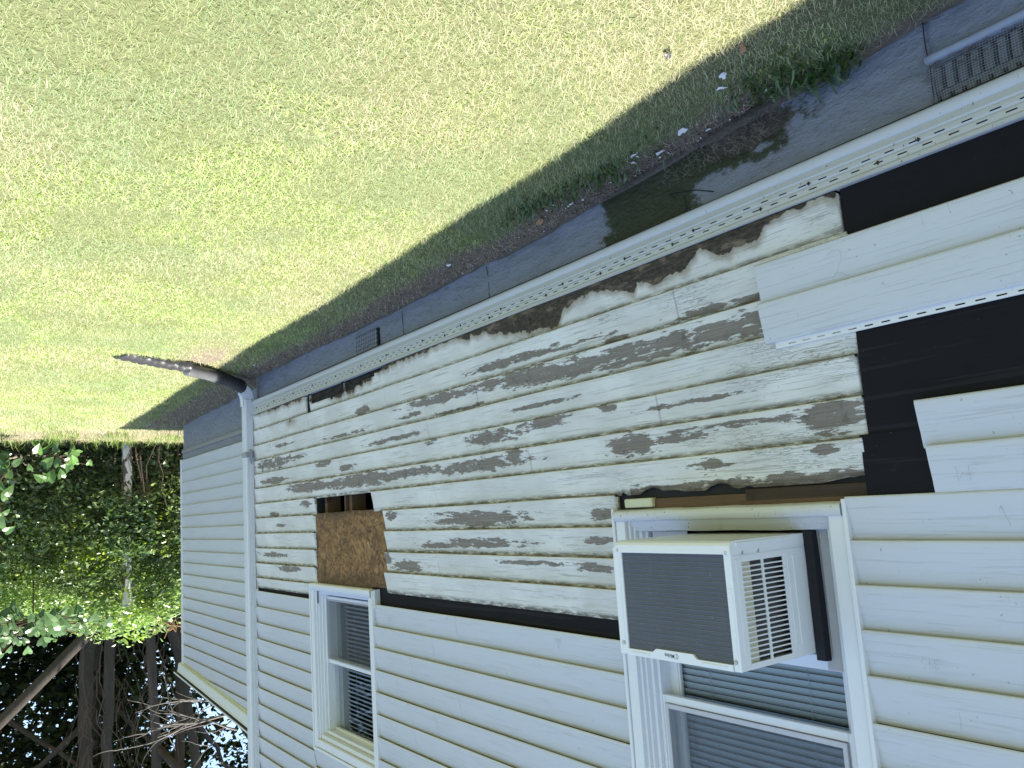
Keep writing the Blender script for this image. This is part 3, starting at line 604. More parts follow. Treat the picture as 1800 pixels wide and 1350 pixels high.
for w_, (a, c, z0, z1) in ((win, (1.5, 2.34, 1.33, 2.6)), (win2, (4.72, 5.62, 1.74, 2.72))):
    part('dark_room', MB().box(a-.1, c+.1, .60, .62, z0-.3, z1+.3).box(a-.12, a-.1, .141, .60, z0-.3, z1+.3).box(c+.1, c+.12, .141, .60, z0-.3, z1+.3).box(a-.1, c+.1, .141, .60, z0-.32, z0-.3).box(a-.1, c+.1, .141, .60, z1+.3, z1+.32), MT['black'], w_)
# accordion panel and dark strip beside the air conditioner
b = MB()
for i in range(14): x = 1.515+i*.006; b.ext([(.045+.007*(i % 2), 1.362), (.045+.007*(i % 2), 1.79)], x, x+.006, 1) if False else b.poly([(x, .045+.010*(i % 2), 1.362), (x+.006, .045+.010*((i+1) % 2), 1.362), (x+.006, .045+.010*((i+1) % 2), 1.79), (x, .045+.010*(i % 2), 1.79)])
part('accordion_panel', b, MT['agrey'], win); b = MB()
for i in range(20): x = 2.13+i*.009; b.poly([(x, .045+.010*(i % 2), 1.362), (x+.009, .045+.010*((i+1) % 2), 1.362), (x+.009, .045+.010*((i+1) % 2), 1.79), (x, .045+.010*(i % 2), 1.79)])
part('accordion_panel', b, MT['agrey'], win)
part('sill_shim', MB().box(1.56, 1.70, .05, .055, 1.375, 1.40), MT['creamw'], win); part('sill_shim', MB().box(1.85, 1.99, .052, .057, 1.372, 1.395), MT['creamw'], win)

# scribbled pencil marks on the siding
b = MB()
def scr(cx, cz, s, strokes, y=-.0415):
    b = MB()
    for st in strokes: b.tube([(cx+px*s, y, cz+pz*s) for px, pz in st], .00048, 3)
    part('pencil_marks', b, MT['pencil'])
AR3 = [[(-.1, 1.5), (0, 1.9), (.1, 1.5)], [(0, 1.9), (0, 1.2)]]
D3 = [[(-.9, .8), (-.5, 1), (-.45, .7), (-.7, .5), (-.4, .3), (-.5, 0), (-.9, .1)]]
D6 = [[(.2, 1), (-.1, .5), (0, 0), (.3, .1), (.25, .5), (-.05, .4)]]; D5 = [[(1, 1), (.6, 1), (.6, .6), (.95, .5), (.9, .1), (.55, 0)]]; D4 = [[(-.2, 1), (-.25, .5), (.25, .5)], [(.1, .9), (.1, 0)]]
scr(2.845, 1.80, .022, D3+D6+D5+AR3, -.0415); scr(1.223, 1.70, .026, D5+D4+D3, -.0415)
scr(1.06, 1.205, .028, [[(-.6, 1), (-.55, -.3)], [(-.9, .5), (-.2, .45)], [(0, .3), (.5, 1), (.6, -.4)]], -.0575); scr(.985, 1.32, .03, [[(-.5, 1), (.1, -.6)], [(-.1, -.3), (.1, -.6), (.25, -.2)]], -.0415)
scr(1.345, .575, .05, [[(-.9, 1), (-.5, .7), (-.1, .6), (.1, .8)], [(-.1, .7), (-.6, -.2), (-.5, -.7), (0, -.8), (.3, -.6)]], -.0655)
scr(4.45, 1.85, .03, [[(-.6, .6), (-.5, 0), (-.7, -.3)], [(0, .7), (.1, .2), (0, -.2)], [(.6, .7), (.7, 0)]], -.0415)

# downspout
b = MB(); b.box(6.903, 6.993, -.094, -.028, .20, ZT, .006)
for i in range(3): y = -.082+i*.022; b.box(6.8985, 6.903, y, y+.008, .24, ZT)
for i in range(3): x = 6.915+i*.028; b.box(x, x+.010, -.0975, -.094, .24, ZT)
P = [(6.948, -.061, .26), (6.948, -.061, .205), (6.935, -.075, .16), (6.915, -.10, .125), (6.885, -.145, .10), (6.85, -.19, .085)]
pp = []
for i in range(len(P)-1):
    for t in np.linspace(0, 1, 6, endpoint=False): pp.append(tuple(np.array(P[i])*(1-t)+np.array(P[i+1])*t))
b.tube(pp, [1+.05*(i % 2)*(i > 6) for i in range(len(pp))], 4, rect=(.036, .046))
part('downspout', b, MT['trim'], H, 'white ribbed downspout at the corner of the wall')
part('strap', MB().box(6.892, 6.996, -.101, -.001, .655, .70, .003).prism([(6.86, .66), (6.90, .63), (6.91, .73), (6.88, .76)], -.06, -.052), MT['grey'], bpy.data.objects['downspout'])

# rear wing
YR = .165
b = MB().box(XM, 10.10, YR+.004, YR+.14, .474, 2.9).box(XM, 10.10, 5.9, 6.0, .4, 2.9).box(10.0, 10.10, YR+.14, 5.9, .4, 2.9)
part('rear_wall', b, MT['black'])
vinyl('rear_siding', [(XM-.02, 10.085 if k < 18 else 9.4, .483+.1312*k, .132) for k in range(19)], MT['vinyl'], y=YR+.004, label='vinyl siding of the set back rear wing', seed=80)
part('rear_corner_trim', MB().box(10.070, 10.128, YR-.036, YR+.05, .475, 2.88, .003), MT['trim'])
part('skirt_board', MB().box(XM-.02, 10.11, YR-.022, YR-.004, .36, .405, .003), simple('grey_skirt', (.20, .205, .215), .5), fo)
# sloping gutter of the rear wing
def slope(x): return .0623*(10.20-x)
b = MB(); G = [(YR-.005, 2.795), (YR-.045, 2.793), (YR-.055, 2.80), (YR-.062, 2.87), (YR-.068, 2.873), (YR-.068, 2.885), (YR-.055, 2.888)]
wvg = lambda x, z: (0, slope(x)); b.ext(G, XM, 10.20, 30, wvg); b.ext([(YR-.005, 2.79), (YR-.002, 2.90)], XM, 10.20, 30, wvg)
b.poly([(10.20, y, z) for y, z in G]+[(10.20, YR-.005, 2.888)])
for x in (7.5, 8.1, 8.7, 9.3, 9.9): b.box(x, x+.01, YR-.066, YR-.002, 2.866+slope(x), 2.870+slope(x))
gu = part('gutter', b, MT['gut'], H, 'sagging white gutter along the rear wing')
part('frieze_board', MB().prism([(XM, 2.792+slope(XM)), (10.19, 2.792), (10.19, 2.785), (XM, 2.775+slope(XM))], YR-.030, YR-.006), MT['creamw'], H)
b = MB(); b.ext([(YR-.085, 2.902), (YR-.085, 2.912), (YR+2.5, 3.45), (YR+2.5, 3.42)], XM, 10.26, 20, wvg, True); part('rear_roof', b, MT['shingle'])
part('drip_edge', MB().ext([(YR-.089, 2.896), (YR-.091, 2.900), (YR-.091, 2.912), (YR-.084, 2.914)], XM, 10.27, 20, wvg), MT['trim'])
# main roof; unseen overhang stretched across the rear wing to cast the shadow
b = MB().prism([(-4.5, ZT), (9.95, ZT), (9.95, ZT+.22), (-4.5, ZT+.22)], -.30, 7.3); part('shadow_eave', b, MT['trim'])
b = MB(); b.ext([(-.36, ZT+.223), (3.5, ZT+2.2), (7.4, ZT+.223)], -4.6, 10.0, 1, None, True); part('roof', b, MT['shingle'])

# ---------------------------------------------------------------- air conditioner
A = empty('air_conditioner', (1.855, -.15, 1.365)); tag(A, 'white window air conditioner with dark rear grille jutting from the large window', 'air conditioner')
def ap(name, mb, mat, parent=A, label=None, smooth=False): return part(name, mb, mat, parent, label, smooth)
X0, X1, Y0 = 1.611, 2.115, -.342
b = MB(); b.box(X0+.006, X1-.006, Y0+.012, .25, 1.385, 1.39).box(X0+.004, X1-.004, Y0+.012, .25, 1.725, 1.735, .002).box(X1-.006, X1-.002, Y0+.01, .25, 1.39, 1.725)
ap('case', b, MT['acw'])
# base pan: rounded front lip and side
pr = [(.25, 1.372), (Y0+.03, 1.366), (Y0+.012, 1.367), (Y0+.002, 1.372), (Y0-.003, 1.380), (Y0-.004, 1.404), (Y0+.01, 1.404), (.25, 1.400)]
b = MB(); b.ext(pr, X0-.004, X1-.02, 1, None, True); b.box(X0-.007, X0+.01, Y0+.02, -.06, 1.368, 1.388, .006)
ap('base_pan', b, MT['acw'], label='white drip pan', smooth=False)
b = MB(); b.box(X0, X0+.026, Y0, Y0+.012, 1.392, 1.735, .002).box(X1-.040, X1, Y0, Y0+.012, 1.386, 1.735, .002)
b.box(X0+.005, X0+.020, Y0-.0015, Y0, 1.50, 1.70, .001).box(X1-.030, X1-.012, Y0-.0015, Y0, 1.42, 1.69, .0012)
b.prism([(X0+.027, 1.7165), (1.776, 1.7165), (1.790, 1.703), (1.945, 1.703), (1.962, 1.7145), (X1-.041, 1.7145), (X1-.041, 1.7348), (X0+.027, 1.7348)], Y0-.002, Y0+.011)
b.box(1.66, 1.755, Y0-.0045, Y0-.002, 1.722, 1.728, .001).box(1.975, 2.06, Y0-.0045, Y0-.002, 1.722, 1.728, .001)
ap('rear_frame', b, MT['acw'])
b = MB(); b.box(X0+.027, X1-.041, Y0+.006, Y0+.012, 1.405, 1.716)
co = ap('coil_grille', b, MT['coil']); b = MB()
for i in range(21): z = 1.416+i*.0142; b.tube([(X0+.029, Y0+.0045, z), (1.85, Y0+.0038, z+.0008*math.sin(i*2.1)), (X1-.043, Y0+.0045, z)], .0011, 4)
ap('coil_fins', b, simple('fin_grey', (.135, .147, .18), .5, .2, 50), co)
def screw(cx, cz, side=False, cy=0):
    b = MB(); n = len(b.v); k = 12
    for r, dd in ((.0062, 0), (.0062, -.0022), (.0035, -.0038)):
        for j in range(k):
            a = 2*math.pi*j/k
            b.v.append((cx+math.cos(a)*r, Y0-.001+dd, cz+math.sin(a)*r) if not side else (X0-.001+dd, cy+math.cos(a)*r, cz+math.sin(a)*r))
    for i in range(2):
        for j in range(k): b.f.append([i*k+j, i*k+(j+1) % k, (i+1)*k+(j+1) % k, (i+1)*k+j])
    b.f.append([2*k+j for j in range(k)]); ap('screw', b, MT['screw'])
for cx, cz in ((X0+.012, 1.399), (X1-.028, 1.3965), (X0+.016, 1.708), (X1-.022, 1.698)): screw(cx, cz)
for cy in (-.290, -.218): screw(0, 1.402, True, cy)
# louvred side panel (near side), real slots
b = MB(); T0, T1 = X0-.0012, X0+.003
b.box(T0, T1, Y0+.001, -.296, 1.390, 1.734, .001).box(T0, T1, -.296, -.104, 1.390, 1.430).box(T0, T1, -.296, -.104, 1.717, 1.734).box(T0, T1, -.104, .03, 1.390, 1.734, .001)
b.box(T0, T1, -.205, -.197, 1.430, 1.717); nsl = 20; pz = (1.717-1.430)/nsl
for i in range(1, nsl): z = 1.430+i*pz; b.box(T0, T1, -.296, -.205, z-.0021, z+.0021, .0008); b.box(T0, T1, -.197, -.104, z-.0021, z+.0021, .0008)
for i in range(nsl):     # rounded slot ends
    z = 1.430+(i+.5)*pz
    for (ye, s_) in ((-.296, 1), (-.205, -1), (-.197, 1), (-.104, -1)):
        for sz in (1, -1): b.poly([(T0, ye, z+sz*.0052), (T0, ye+s_*.004, z+sz*.0052), (T0, ye, z+sz*.0012)])
b.box(T0-.0022, T0, -.324, -.314, 1.42, 1.70, .001).box(T0-.0022, T0, -.086, -.080, 1.42, 1.70, .001).box(T0-.0022, T0, -.058, -.050, 1.43, 1.70, .001).box(T0-.002, T0, -.33, .0, 1.4105, 1.4125)
ap('side_louvre', b, MT['acw'])
ap('foam_liner', MB().box(X0+.012, X0+.05, -.33, -.243, 1.395, 1.722), MT['beige'])
ap('inner_baffle', MB().box(X0+.04, X0+.045, -.243, .0, 1.395, 1.722), simple('inner_grey', (.10, .10, .105), .6))
ap('foam_strip', MB().ext([(.004, 1.362), (.006, 1.45), (.004, 1.60), (.005, 1.755), (.034, 1.757), (.036, 1.60), (.034, 1.45), (.030, 1.362)], X0-.036, X0-.004, 1, None, True), MT['foam'], label='black foam seal strip')
# maker's mark on the top bar
def text_mesh(txt, size, loc, name, parent, mat):
    cu = bpy.data.curves.new(name, 'FONT'); cu.body = txt; cu.size = size; cu.extrude = .0002; cu.offset = .0001
    to = bpy.data.objects.new('tmp', cu); COL.objects.link(to); bpy.context.view_layer.update()
    me = bpy.data.meshes.new_from_object(to.evaluated_get(bpy.context.evaluated_depsgraph_get())); bpy.data.objects.remove(to)
    me.transform(Matrix.Translation(Vector(loc)) @ Matrix.Rotation(math.pi/2, 4, 'X')); me.materials.clear(); me.materials.append(mat)
    o = bpy.data.objects.new(name, me); COL.objects.link(o); o.parent = parent; o.location = -Vector(parent_loc(parent)); return o
text_mesh('Midea', .0175, (1.866, Y0-.0026, 1.7125), 'logo_lettering', A, MT['ink'])
b = MB(); b.tube([(1.8575+.0072*math.cos(t), Y0-.0026, 1.7175+.0072*math.sin(t)) for t in np.linspace(.6, 5.6, 16)], .0006, 4); b.tube([(1.855+.0035*math.cos(t), Y0-.0026, 1.7175+.0045*math.sin(t)) for t in np.linspace(-1.2, 2.2, 10)], .0005, 4)
ap('logo_swirl', b, MT['ink'])

# ---------------------------------------------------------------- drain extension on the lawn
D = empty('drain_extension', (6.85, -.18, .05)); tag(D, 'black plastic drain pipe running from the downspout out onto the lawn', 'drain pipe')
def curve(P, n):
    P = np.array(P, float); out = []
    for i in range(len(P)-1):
        p0, p1, p2, p3 = P[max(i-1, 0)], P[i], P[i+1], P[min(i+2, len(P)-1)]
        for t in np.linspace(0, 1, n, endpoint=False): out.append(tuple(.5*((2*p1)+(-p0+p2)*t+(2*p0-5*p1+4*p2-p3)*t*t+(-p0+3*p1-3*p2+p3)*t**3)))
    return out+[tuple(P[-1])]
pt = curve([(6.90, -.13, .10), (6.80, -.21, .085), (6.66, -.33, .075), (6.56, -.44, .072)], 14); part('pipe_adapter', MB().tube(pt, [.046+.005*((i//2) % 2)+.010*(i < 10) for i in range(len(pt))], 14), MT['blackp'], D, smooth=True)
pt = curve([(6.57, -.42, .072), (6.46, -.52, .070), (6.38, -.62, .070), (6.34, -.70, .062)], 12); part('flexible_elbow', MB().tube(pt, [.048+.005*(i % 2) for i in range(len(pt))], 14), simple('grey_corrugated_plastic', (.10, .10, .105), .22, .3, 20), D, smooth=True)
b = MB(); pt = curve([(6.35, -.68, .055), (6.30, -.85, .048), (6.22, -1.03, .04), (6.14, -1.19, .034)], 12); Lp = len(pt); n = 0; ks = 10
for i, p in enumerate(pt):
    w = .062+.026*i/Lp+.008*math.sin(i*.9); t = (np.array(pt[min(i+1, Lp-1)])-np.array(pt[max(i-1, 0)])); t /= np.linalg.norm(t); a = np.array([t[1], -t[0], 0]); top = .056-.026*i/Lp+.006*math.sin(i*1.7); rib = .007*(i % 2)
    for j in range(ks+1):
        an = math.pi*j/ks; b.v.append(tuple(np.array(p)+a*(w+rib)*math.cos(an)+np.array([0, 0, math.sin(an)**.6*(top+rib)-.03])))
for i in range(Lp-1):
    for j in range(ks): q = i*(ks+1)+j; b.f.append([q, q+1, q+ks+2, q+ks+1])
part('outlet_trough', b, MT['blackp'], D, smooth=True)

# ---------------------------------------------------------------- lawn
def blades(P, hgt, wid, tint, lean, mat, name, bend=.5):
    n = len(P); az = rng.uniform(0, 2*np.pi, n); tl = rng.uniform(.2, 1, n)*lean; d = np.stack([np.cos(az), np.sin(az), np.zeros(n)], -1); s_ = np.stack([-np.sin(az), np.cos(az), np.zeros(n)], -1)
    rot = rng.uniform(-1, 1, n)[:, None]; s_ = s_*np.cos(rot)+d*np.sin(rot)*.6
    up = np.array([0, 0, 1.0]); h_ = hgt[:, None]; w = wid[:, None]
    mid = P+d*(np.sin(tl)[:, None]*h_*.45)+up*(np.cos(tl)[:, None]*h_*.55); tip = mid+d*(np.sin(np.minimum(tl+bend, 1.9))[:, None]*h_*.5)+up*(np.cos(np.minimum(tl+bend, 1.9))[:, None]*h_*.5)
    V = np.stack([P-s_*w, P+s_*w, mid+s_*w*.8, mid-s_*w*.8, tip+s_*w*.15, tip-s_*w*.15], 1).reshape(-1, 3); k = np.arange(n)[:, None]*6
    F = np.concatenate([k+np.array([0, 1, 2, 3]), k+np.array([3, 2, 4, 5])]); C = np.repeat(tint, 6, 0); C = np.concatenate([C, np.ones((len(C), 1))], 1)
    return V, F, C
def scatter(x0, x1, y0, y1, dens):
    n = int((x1-x0)*(y1-y0)*dens); x = rng.uniform(x0, x1, n); y = rng.uniform(y0, y1, n); return x, y
GV, GF, GC = [], [], []; gn = 0
def addgrass(x, y, hs, ws, keepsoil=.17, weeds=False):
    global gn
    ok = ((y < -.012) | ((x > 6.95) & (y < .14)) | (x > 10.2)); x = x[ok]; y = y[ok]
    sm = soilmask(x, y); k = rng.random(len(x)) > sm*(1-keepsoil); x = x[k]; y = y[k]; sm = sm[k]; n = len(x)
    straw = np.clip(fbm(x*1.4+3, y*1.8, 31)*1.6-.50+np.interp(x, [0, 1.2, 2.2, 3.0, 4.5, 6.5], [.5, .42, .25, .0, -.05, .1])*np.interp(y, [-1.6, -1.0, -.45, -.2], [.0, .8, 1, .1])+sm*.7+.18*np.exp(-((y+.6)/.3)**2), 0.05, .95)
    pale = vnoise(x*2.6, y*2.6, 61)
    r = rng.random(n); isw = r < straw*.85; g1 = np.array([.32, .385, .19]); g2 = np.array([.48, .53, .29]); g3 = np.array([.31, .40, .24]); s1 = np.array([.70, .64, .47]); s2 = np.array([.55, .49, .35])
    t = rng.random(n)[:, None]; gcol = g1*(1-t)+g2*t; gcol = np.where((pale > .55)[:, None], gcol*.55+g3*.45*1.15, gcol); scol = s1*(1-t)+s2*t; c = np.where(isw[:, None], scol, gcol)*(.72+.36*rng.random(n))[:, None]
    hh = hs*(.55+.8*rng.random(n))*(.7+.6*fbm(x*3, y*3, 71)); ww = ws*(.6+.8*rng.random(n))
    if weeds:
        wd = (fbm(x*2.3, y*2.3, 91) > .56) & (~isw) & (rng.random(n) < .35); ww = np.where(wd, ww*2.6, ww); hh = np.where(wd, hh*.8, hh); c = np.where(wd[:, None], np.array([.45, .54, .23])*(.8+.4*rng.random(n))[:, None], c)
    P = np.stack([x, y, gz(x, y)-.002], -1)
    V, F, C = blades(P, hh, ww, c, 1.35, None, ''); GV.append(V); GF.append(F+gn); GC.append(C); gn += len(V)
for (a, c, y0, y1, dn, hs, ws) in ((.3, 2.2, -2.6, 0, 22000, .026, .0008), (2.2, 3.6, -2.8, 0, 19000, .026, .0010), (3.6, 6, -2.9, 0, 13000, .027, .0014), (6, 9.5, -3.0, .14, 8000, .028, .0021), (9.5, 13.4, -3.4, .9, 5000, .034, .0030),
                              (2.2, 6, -4.2, -2.8, 2500, .035, .0028), (6, 13, -5.5, -3.0, 1500, .045, .0045), (-.8, .3, -2.6, 0, 3000, .03, .002)):
    addgrass(*scatter(a, c, y0, y1, dn), hs, ws, weeds=True)
# ragged tall fringe at the lawn's far edge and by the wall
x, y = scatter(10.6, 12.7, -2.6, .6, 420); kk = (fbm(x*3, y*3, 6)+.25*rng.random(len(x)) > .66); x = x[kk]; y = y[kk]; P = np.stack([x, y, gz(x, y)], -1); V, F, C = blades(P, rng.uniform(.05, .2, len(x)), np.full(len(x), .004), np.array([.20, .28, .08])*(.6+.8*rng.random(len(x)))[:, None], 1.1, None, ''); GV.append(V); GF.append(F+gn); GC.append(C); gn += len(V)
lawn = mk('grass', np.concatenate(GV), np.concatenate(GF), MT['grass'], None, False, None, np.concatenate(GC)); tag(lawn, 'short patchy green and straw coloured lawn beside the house', 'grass', kind='stuff')

# weeds rooted along the foundation near the camera
def broad(name, cx, cy, rx, ry, n, L, label, col, w=.007, mound=.0):
    x = cx+rng.normal(0, rx, n); y = np.minimum(cy+rng.normal(0, ry, n), -.012); P = np.stack([x, y, gz(x, y)+rng.random(n)*mound], -1)
    c = np.array(col)*(.6+.8*rng.random(n))[:, None]; V, F, C = blades(P, L*(.6+.8*rng.random(n)), np.full(n, w)*(.6+.6*rng.random(n)), c, 1.25, None, '', .7)
    o = mk(name, V, F, MT['leaf'], None, False, None, C); return tag(o, label, 'weed', 'low weeds growing by the foundation')
broad('weed_clump', 1.28, -.06, .06, .035, 130, .055, 'leafy green weed clump against the foundation nearest the block vent', (.075, .125, .04), .006, .02)
broad('weed_clump', 1.40, -.15, .08, .06, 170, .05, 'weed clump in the grass beside the large white paint flake', (.085, .14, .045), .0055, .015)
broad('weed_clump', 2.22, -.19, .16, .05, 190, .045, 'low weed patch in front of the mossy foundation patch', (.07, .125, .035), .005, .01)
broad('weed_clump', 2.55, -.25, .12, .04, 120, .045, 'sparse weeds between the mossy patch and the brown wood scrap', (.075, .13, .04), .005, .01)

# dry stems, dead leaf and debris along the wall (uncountable litter)
b = MB()
for i in range(2300):
    x = random.uniform(1.35, 7.2)**1.0; y = -abs(random.gauss(0, .09))-.012; z = float(gz(x, y))+.004; a = random.uniform(0, 6.28); L = random.uniform(.01, .05)
    b.tube([(x, y, z), (x+math.cos(a)*L*.5, min(y+math.sin(a)*L*.5, -.01), z+random.uniform(0, .012)), (x+math.cos(a)*L, min(y+math.sin(a)*L, -.008), z+random.uniform(-.002, .008))], .0008, 3)
for i in range(160):
    x = random.uniform(1.46, 1.85)+random.random()**2*.3; zz = random.uniform(-.03, .08); b.tube([(x, .014, zz), (x+random.uniform(-.02, .02), .002, zz-.01), (x+random.uniform(-.03, .03), .008, zz-.025)], .0006, 3)
tag(b.build('dry_litter', simple('straw_litter', (.26, .205, .145), .9, .5, 60)), 'brown dead stems and clippings littered along the foundation', 'litter', kind='stuff')
Vc = []; Fc = []
for i in range(1500):      # crumbly soil clods
    x = random.uniform(1.3, 7.0) if i > 500 else random.uniform(1.4, 2.4); y = -abs(random.gauss(.02, .06))-.012; r = random.uniform(.003, .011); z = float(gz(x, y))+r*.3; n = len(Vc)
    P6 = [(1,0,0), (-1,0,0), (0,1,0), (0,-1,0), (0,0,1), (0,0,-1)]; Vc += [(x+a*r*random.uniform(.6, 1.3), y+c*r*random.uniform(.6, 1.3), z+d*r*random.uniform(.5, .9)) for a, c, d in P6]
    Fc += [[n+a, n+c, n+d] for a, c, d in ((0,2,4), (2,1,4), (1,3,4), (3,0,4), (2,0,5), (1,2,5), (3,1,5), (0,3,5))]
tag(mk('soil_clods', Vc, Fc, simple('clod_soil', (.13, .10, .075), .95, .4, 60)), 'crumbled brown soil clods along the foundation', 'soil', kind='stuff')
V = []; F = []
for i in range(700):
    x = random.uniform(1.5, 7.0); y = -abs(random.gauss(.03, .07))-.015; s = random.uniform(.0015, .005); z = float(gz(x, y))+.004; a = random.uniform(0, 6.28); n = len(V)
    V += [(x+math.cos(a+t)*s*random.uniform(.5, 1.2), y+math.sin(a+t)*s*random.uniform(.5, 1.2), z+random.uniform(0, .003)) for t in (0, 1.6, 3.1, 4.7)]; F.append([n, n+1, n+2, n+3])
tag(mk('paint_crumbs', V, F, MT['chip']), 'tiny white paint crumbs scattered over the soil by the wall', 'paint crumbs', kind='stuff')

def chip(name, x, y, L, wd, ang, label, mat='chip', cat='paint chip', group='white paint flakes fallen along the foundation', jag=.3, th=.0012, z=None, curl=.004):
    m = 13; n = 0; V = []; ca, sa = math.cos(ang), math.sin(ang); zz = float(gz(x, y))+.012 if z is None else z
    top = []
    for i in range(m):
        a = 2*math.pi*i/m; r = 1-random.random()*(jag if jag > .32 else .62); px, py = L*.5*math.cos(a)*r, wd*.5*math.sin(a)*r; top.append((px*ca-py*sa, px*sa+py*ca, curl*(px/(L*.5))**2+random.uniform(0, .0015)))
    V = [(0, 0, .001)]+top+[(p[0], p[1], p[2]-th) for p in top]; F = [[0, 1+i, 1+(i+1) % m] for i in range(m)]+[[1+i, 1+m+i, 1+m+(i+1) % m, 1+(i+1) % m] for i in range(m)]+[[1+m+i for i in range(m)][::-1]]
    me = bpy.data.meshes.new(name); me.from_pydata(V, [], F); me.materials.append(MT[mat]); o = bpy.data.objects.new(name, me); COL.objects.link(o); o.location = (x, y, zz); return tag(o, label, cat, group)
for (x, y, L, w_, a, lb) in ((1.77, -.175, .075, .032, .5, 'widest white paint flake, a kite shape in the weeds by the trench'), (1.455, -.125, .07, .025, .2, 'lacy white paint flake beside the near end of the exposed trench'), (1.46, -.33, .045, .028, .9, 'crumpled white flake lying in the shaded grass'),
    (1.52, -.27, .04, .02, -.5, 'small bright flake in the shaded grass nearest the wall corner of the lawn'), (1.93, -.13, .075, .022, .1, 'long flat white strip beside the weeds above the mossy patch'), (2.03, -.16, .055, .02, 1.4, 'curled white strip standing across the weeds above the mossy patch'),
    (1.98, -.21, .04, .02, .3, 'pale curled flake furthest out in the weeds'), (2.46, -.115, .09, .012, .2, 'thin white paint strip on bare soil before the brown wood scrap'), (3.35, -.17, .05, .03, .6, 'pair of white crumbs on the soil halfway along the foundation'), (6.25, -.22, .07, .025, .3, 'white flake on the dark soil near the drain pipe')):
    chip('paint_chip', x, y, L, w_, a, lb)
for i in range(9):
    x = random.choice([random.uniform(1.4, 2.6), random.uniform(2.3, 6.5)]); chip('paint_chip', x, -random.uniform(.06, .19), random.uniform(.012, .032), random.uniform(.006, .014), random.uniform(0, 3), 'small white paint chip on the soil along the foundation')
chip('wood_scrap', 2.66, -.12, .085, .035, .5, 'orange brown broken wood scrap on the soil by the foundation', 'scrap', 'wood scrap', None, .35, .006)
chip('wood_scrap', 1.33, -.40, .055, .02, .9, 'brown wood scrap half buried at the shadow edge of the lawn', 'scrap', 'wood scrap', None, .35, .006)
chip('dark_leaf', 1.46, -.56, .036, .026, .4, 'curled dark grey leaf on the sunlit straw grass', 'blackp', 'leaf', None, .3, .002, None, .015)

# ---------------------------------------------------------------- vegetation behind the lawn
def leafcloud(C, size, tint, nrm_up=.35, asp=.45, fold=.25):
    n = len(C); d = rng.normal(size=(n, 3)); d[:, 2] *= .6; d /= np.linalg.norm(d, axis=1)[:, None]; u = rng.normal(size=(n, 3)); u[:, 2] += nrm_up*3; s_ = np.cross(d, u); s_ /= np.linalg.norm(s_, axis=1)[:, None]; nn = np.cross(s_, d)
    L = size[:, None]; base = C-d*L*.5; tip = C+d*L*.5-nn*L*.12; l = C+s_*L*asp*.5+nn*L*fold*.3-d*L*.05; r = C-s_*L*asp*.5+nn*L*fold*.3-d*L*.05
    V = np.stack([base, r, tip, l], 1).reshape(-1, 3); k = np.arange(n)[:, None]*4; F = np.concatenate([k+np.array([0, 1, 2]), k+np.array([0, 2, 3])]); Cc = np.concatenate([np.repeat(tint, 4, 0), np.ones((n*4, 1))], 1); return V, F, Cc
def clumps(n_cl, per, fn, sig):
    c = np.array([fn() for _ in range(n_cl)]); k = np.repeat(np.arange(n_cl), per); return c[k]+rng.normal(0, 1, (len(k), 3))*sig, k
# bush outline height over y
def bush_top(y): return np.interp(y, [-3.5, -1.6, -1.0, -.55, -.2, .1, .4, .7, 1.0, 1.4, 3], [2.1, 2.35, 2.45, 2.62, 2.72, 2.85, 2.75, 2.55, 2.4, 2.25, 2.0])
def bpt():
    while True:
        y = random.uniform(-3.4, 2.3); z = random.uniform(.10, 2.85); x = 12.62+random.random()**1.6*1.9+.12*(z-1.4)**2*.5
        if x < 13.0 and abs(y-.02) < .16 and (z < .75 or z > 1.78): continue
        if z < float(bush_top(y))-.05*random.random() and not (z < .55 and x < 13.0 and random.random() < .65): return (x, y, z)
BU = empty('dense_shrub', (13.4, -.4, 0)); tag(BU, 'dense glossy dark green shrub with yellow green new shoots at the lawn end', 'shrub')
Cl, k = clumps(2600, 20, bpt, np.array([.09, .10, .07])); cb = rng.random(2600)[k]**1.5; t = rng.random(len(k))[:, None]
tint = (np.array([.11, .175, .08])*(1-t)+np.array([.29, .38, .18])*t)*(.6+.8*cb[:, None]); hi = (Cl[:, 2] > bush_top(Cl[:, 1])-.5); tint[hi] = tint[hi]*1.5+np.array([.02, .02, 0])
cov = np.stack([rng.uniform(12.42, 12.64, 1100), rng.uniform(-.3, .34, 1100), rng.uniform(.80, 1.60, 1100)], -1)
Cl = np.concatenate([Cl, cov]); tint = np.concatenate([tint, np.array([.16, .24, .11])*(.5+rng.random(1100))[:, None]])
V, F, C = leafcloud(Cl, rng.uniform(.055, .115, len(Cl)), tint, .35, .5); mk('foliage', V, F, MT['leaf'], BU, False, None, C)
Cy, k = clumps(46, 26, lambda: (12.62+random.random()*.15, *random.choice([(-.8, 1.95), (-.55, 1.6), (-.3, 1.7), (0.0, 1.45), (.25, 1.3), (.5, 1.05), (-1.0, 1.0), (-.6, .95), (.2, 2.2), (.45, 2.1), (-1.2, 1.8), (.6, 1.7), (-.9, 2.2), (.3, 2.6), (.0, 2.55)])), np.array([.08, .11, .045])); Cy[:, 1] += (rng.normal(0, .13, 46)[k]); Cy[:, 2] += (rng.normal(0, .16, 46)[k])
V, F, C = leafcloud(Cy, rng.uniform(.04, .08, len(Cy)), np.array([.30, .40, .05])*(.7+.6*rng.random(len(Cy)))[:, None]); mk('new_shoots', V, F, MT['leaf'], BU, False, None, C)
b = MB()
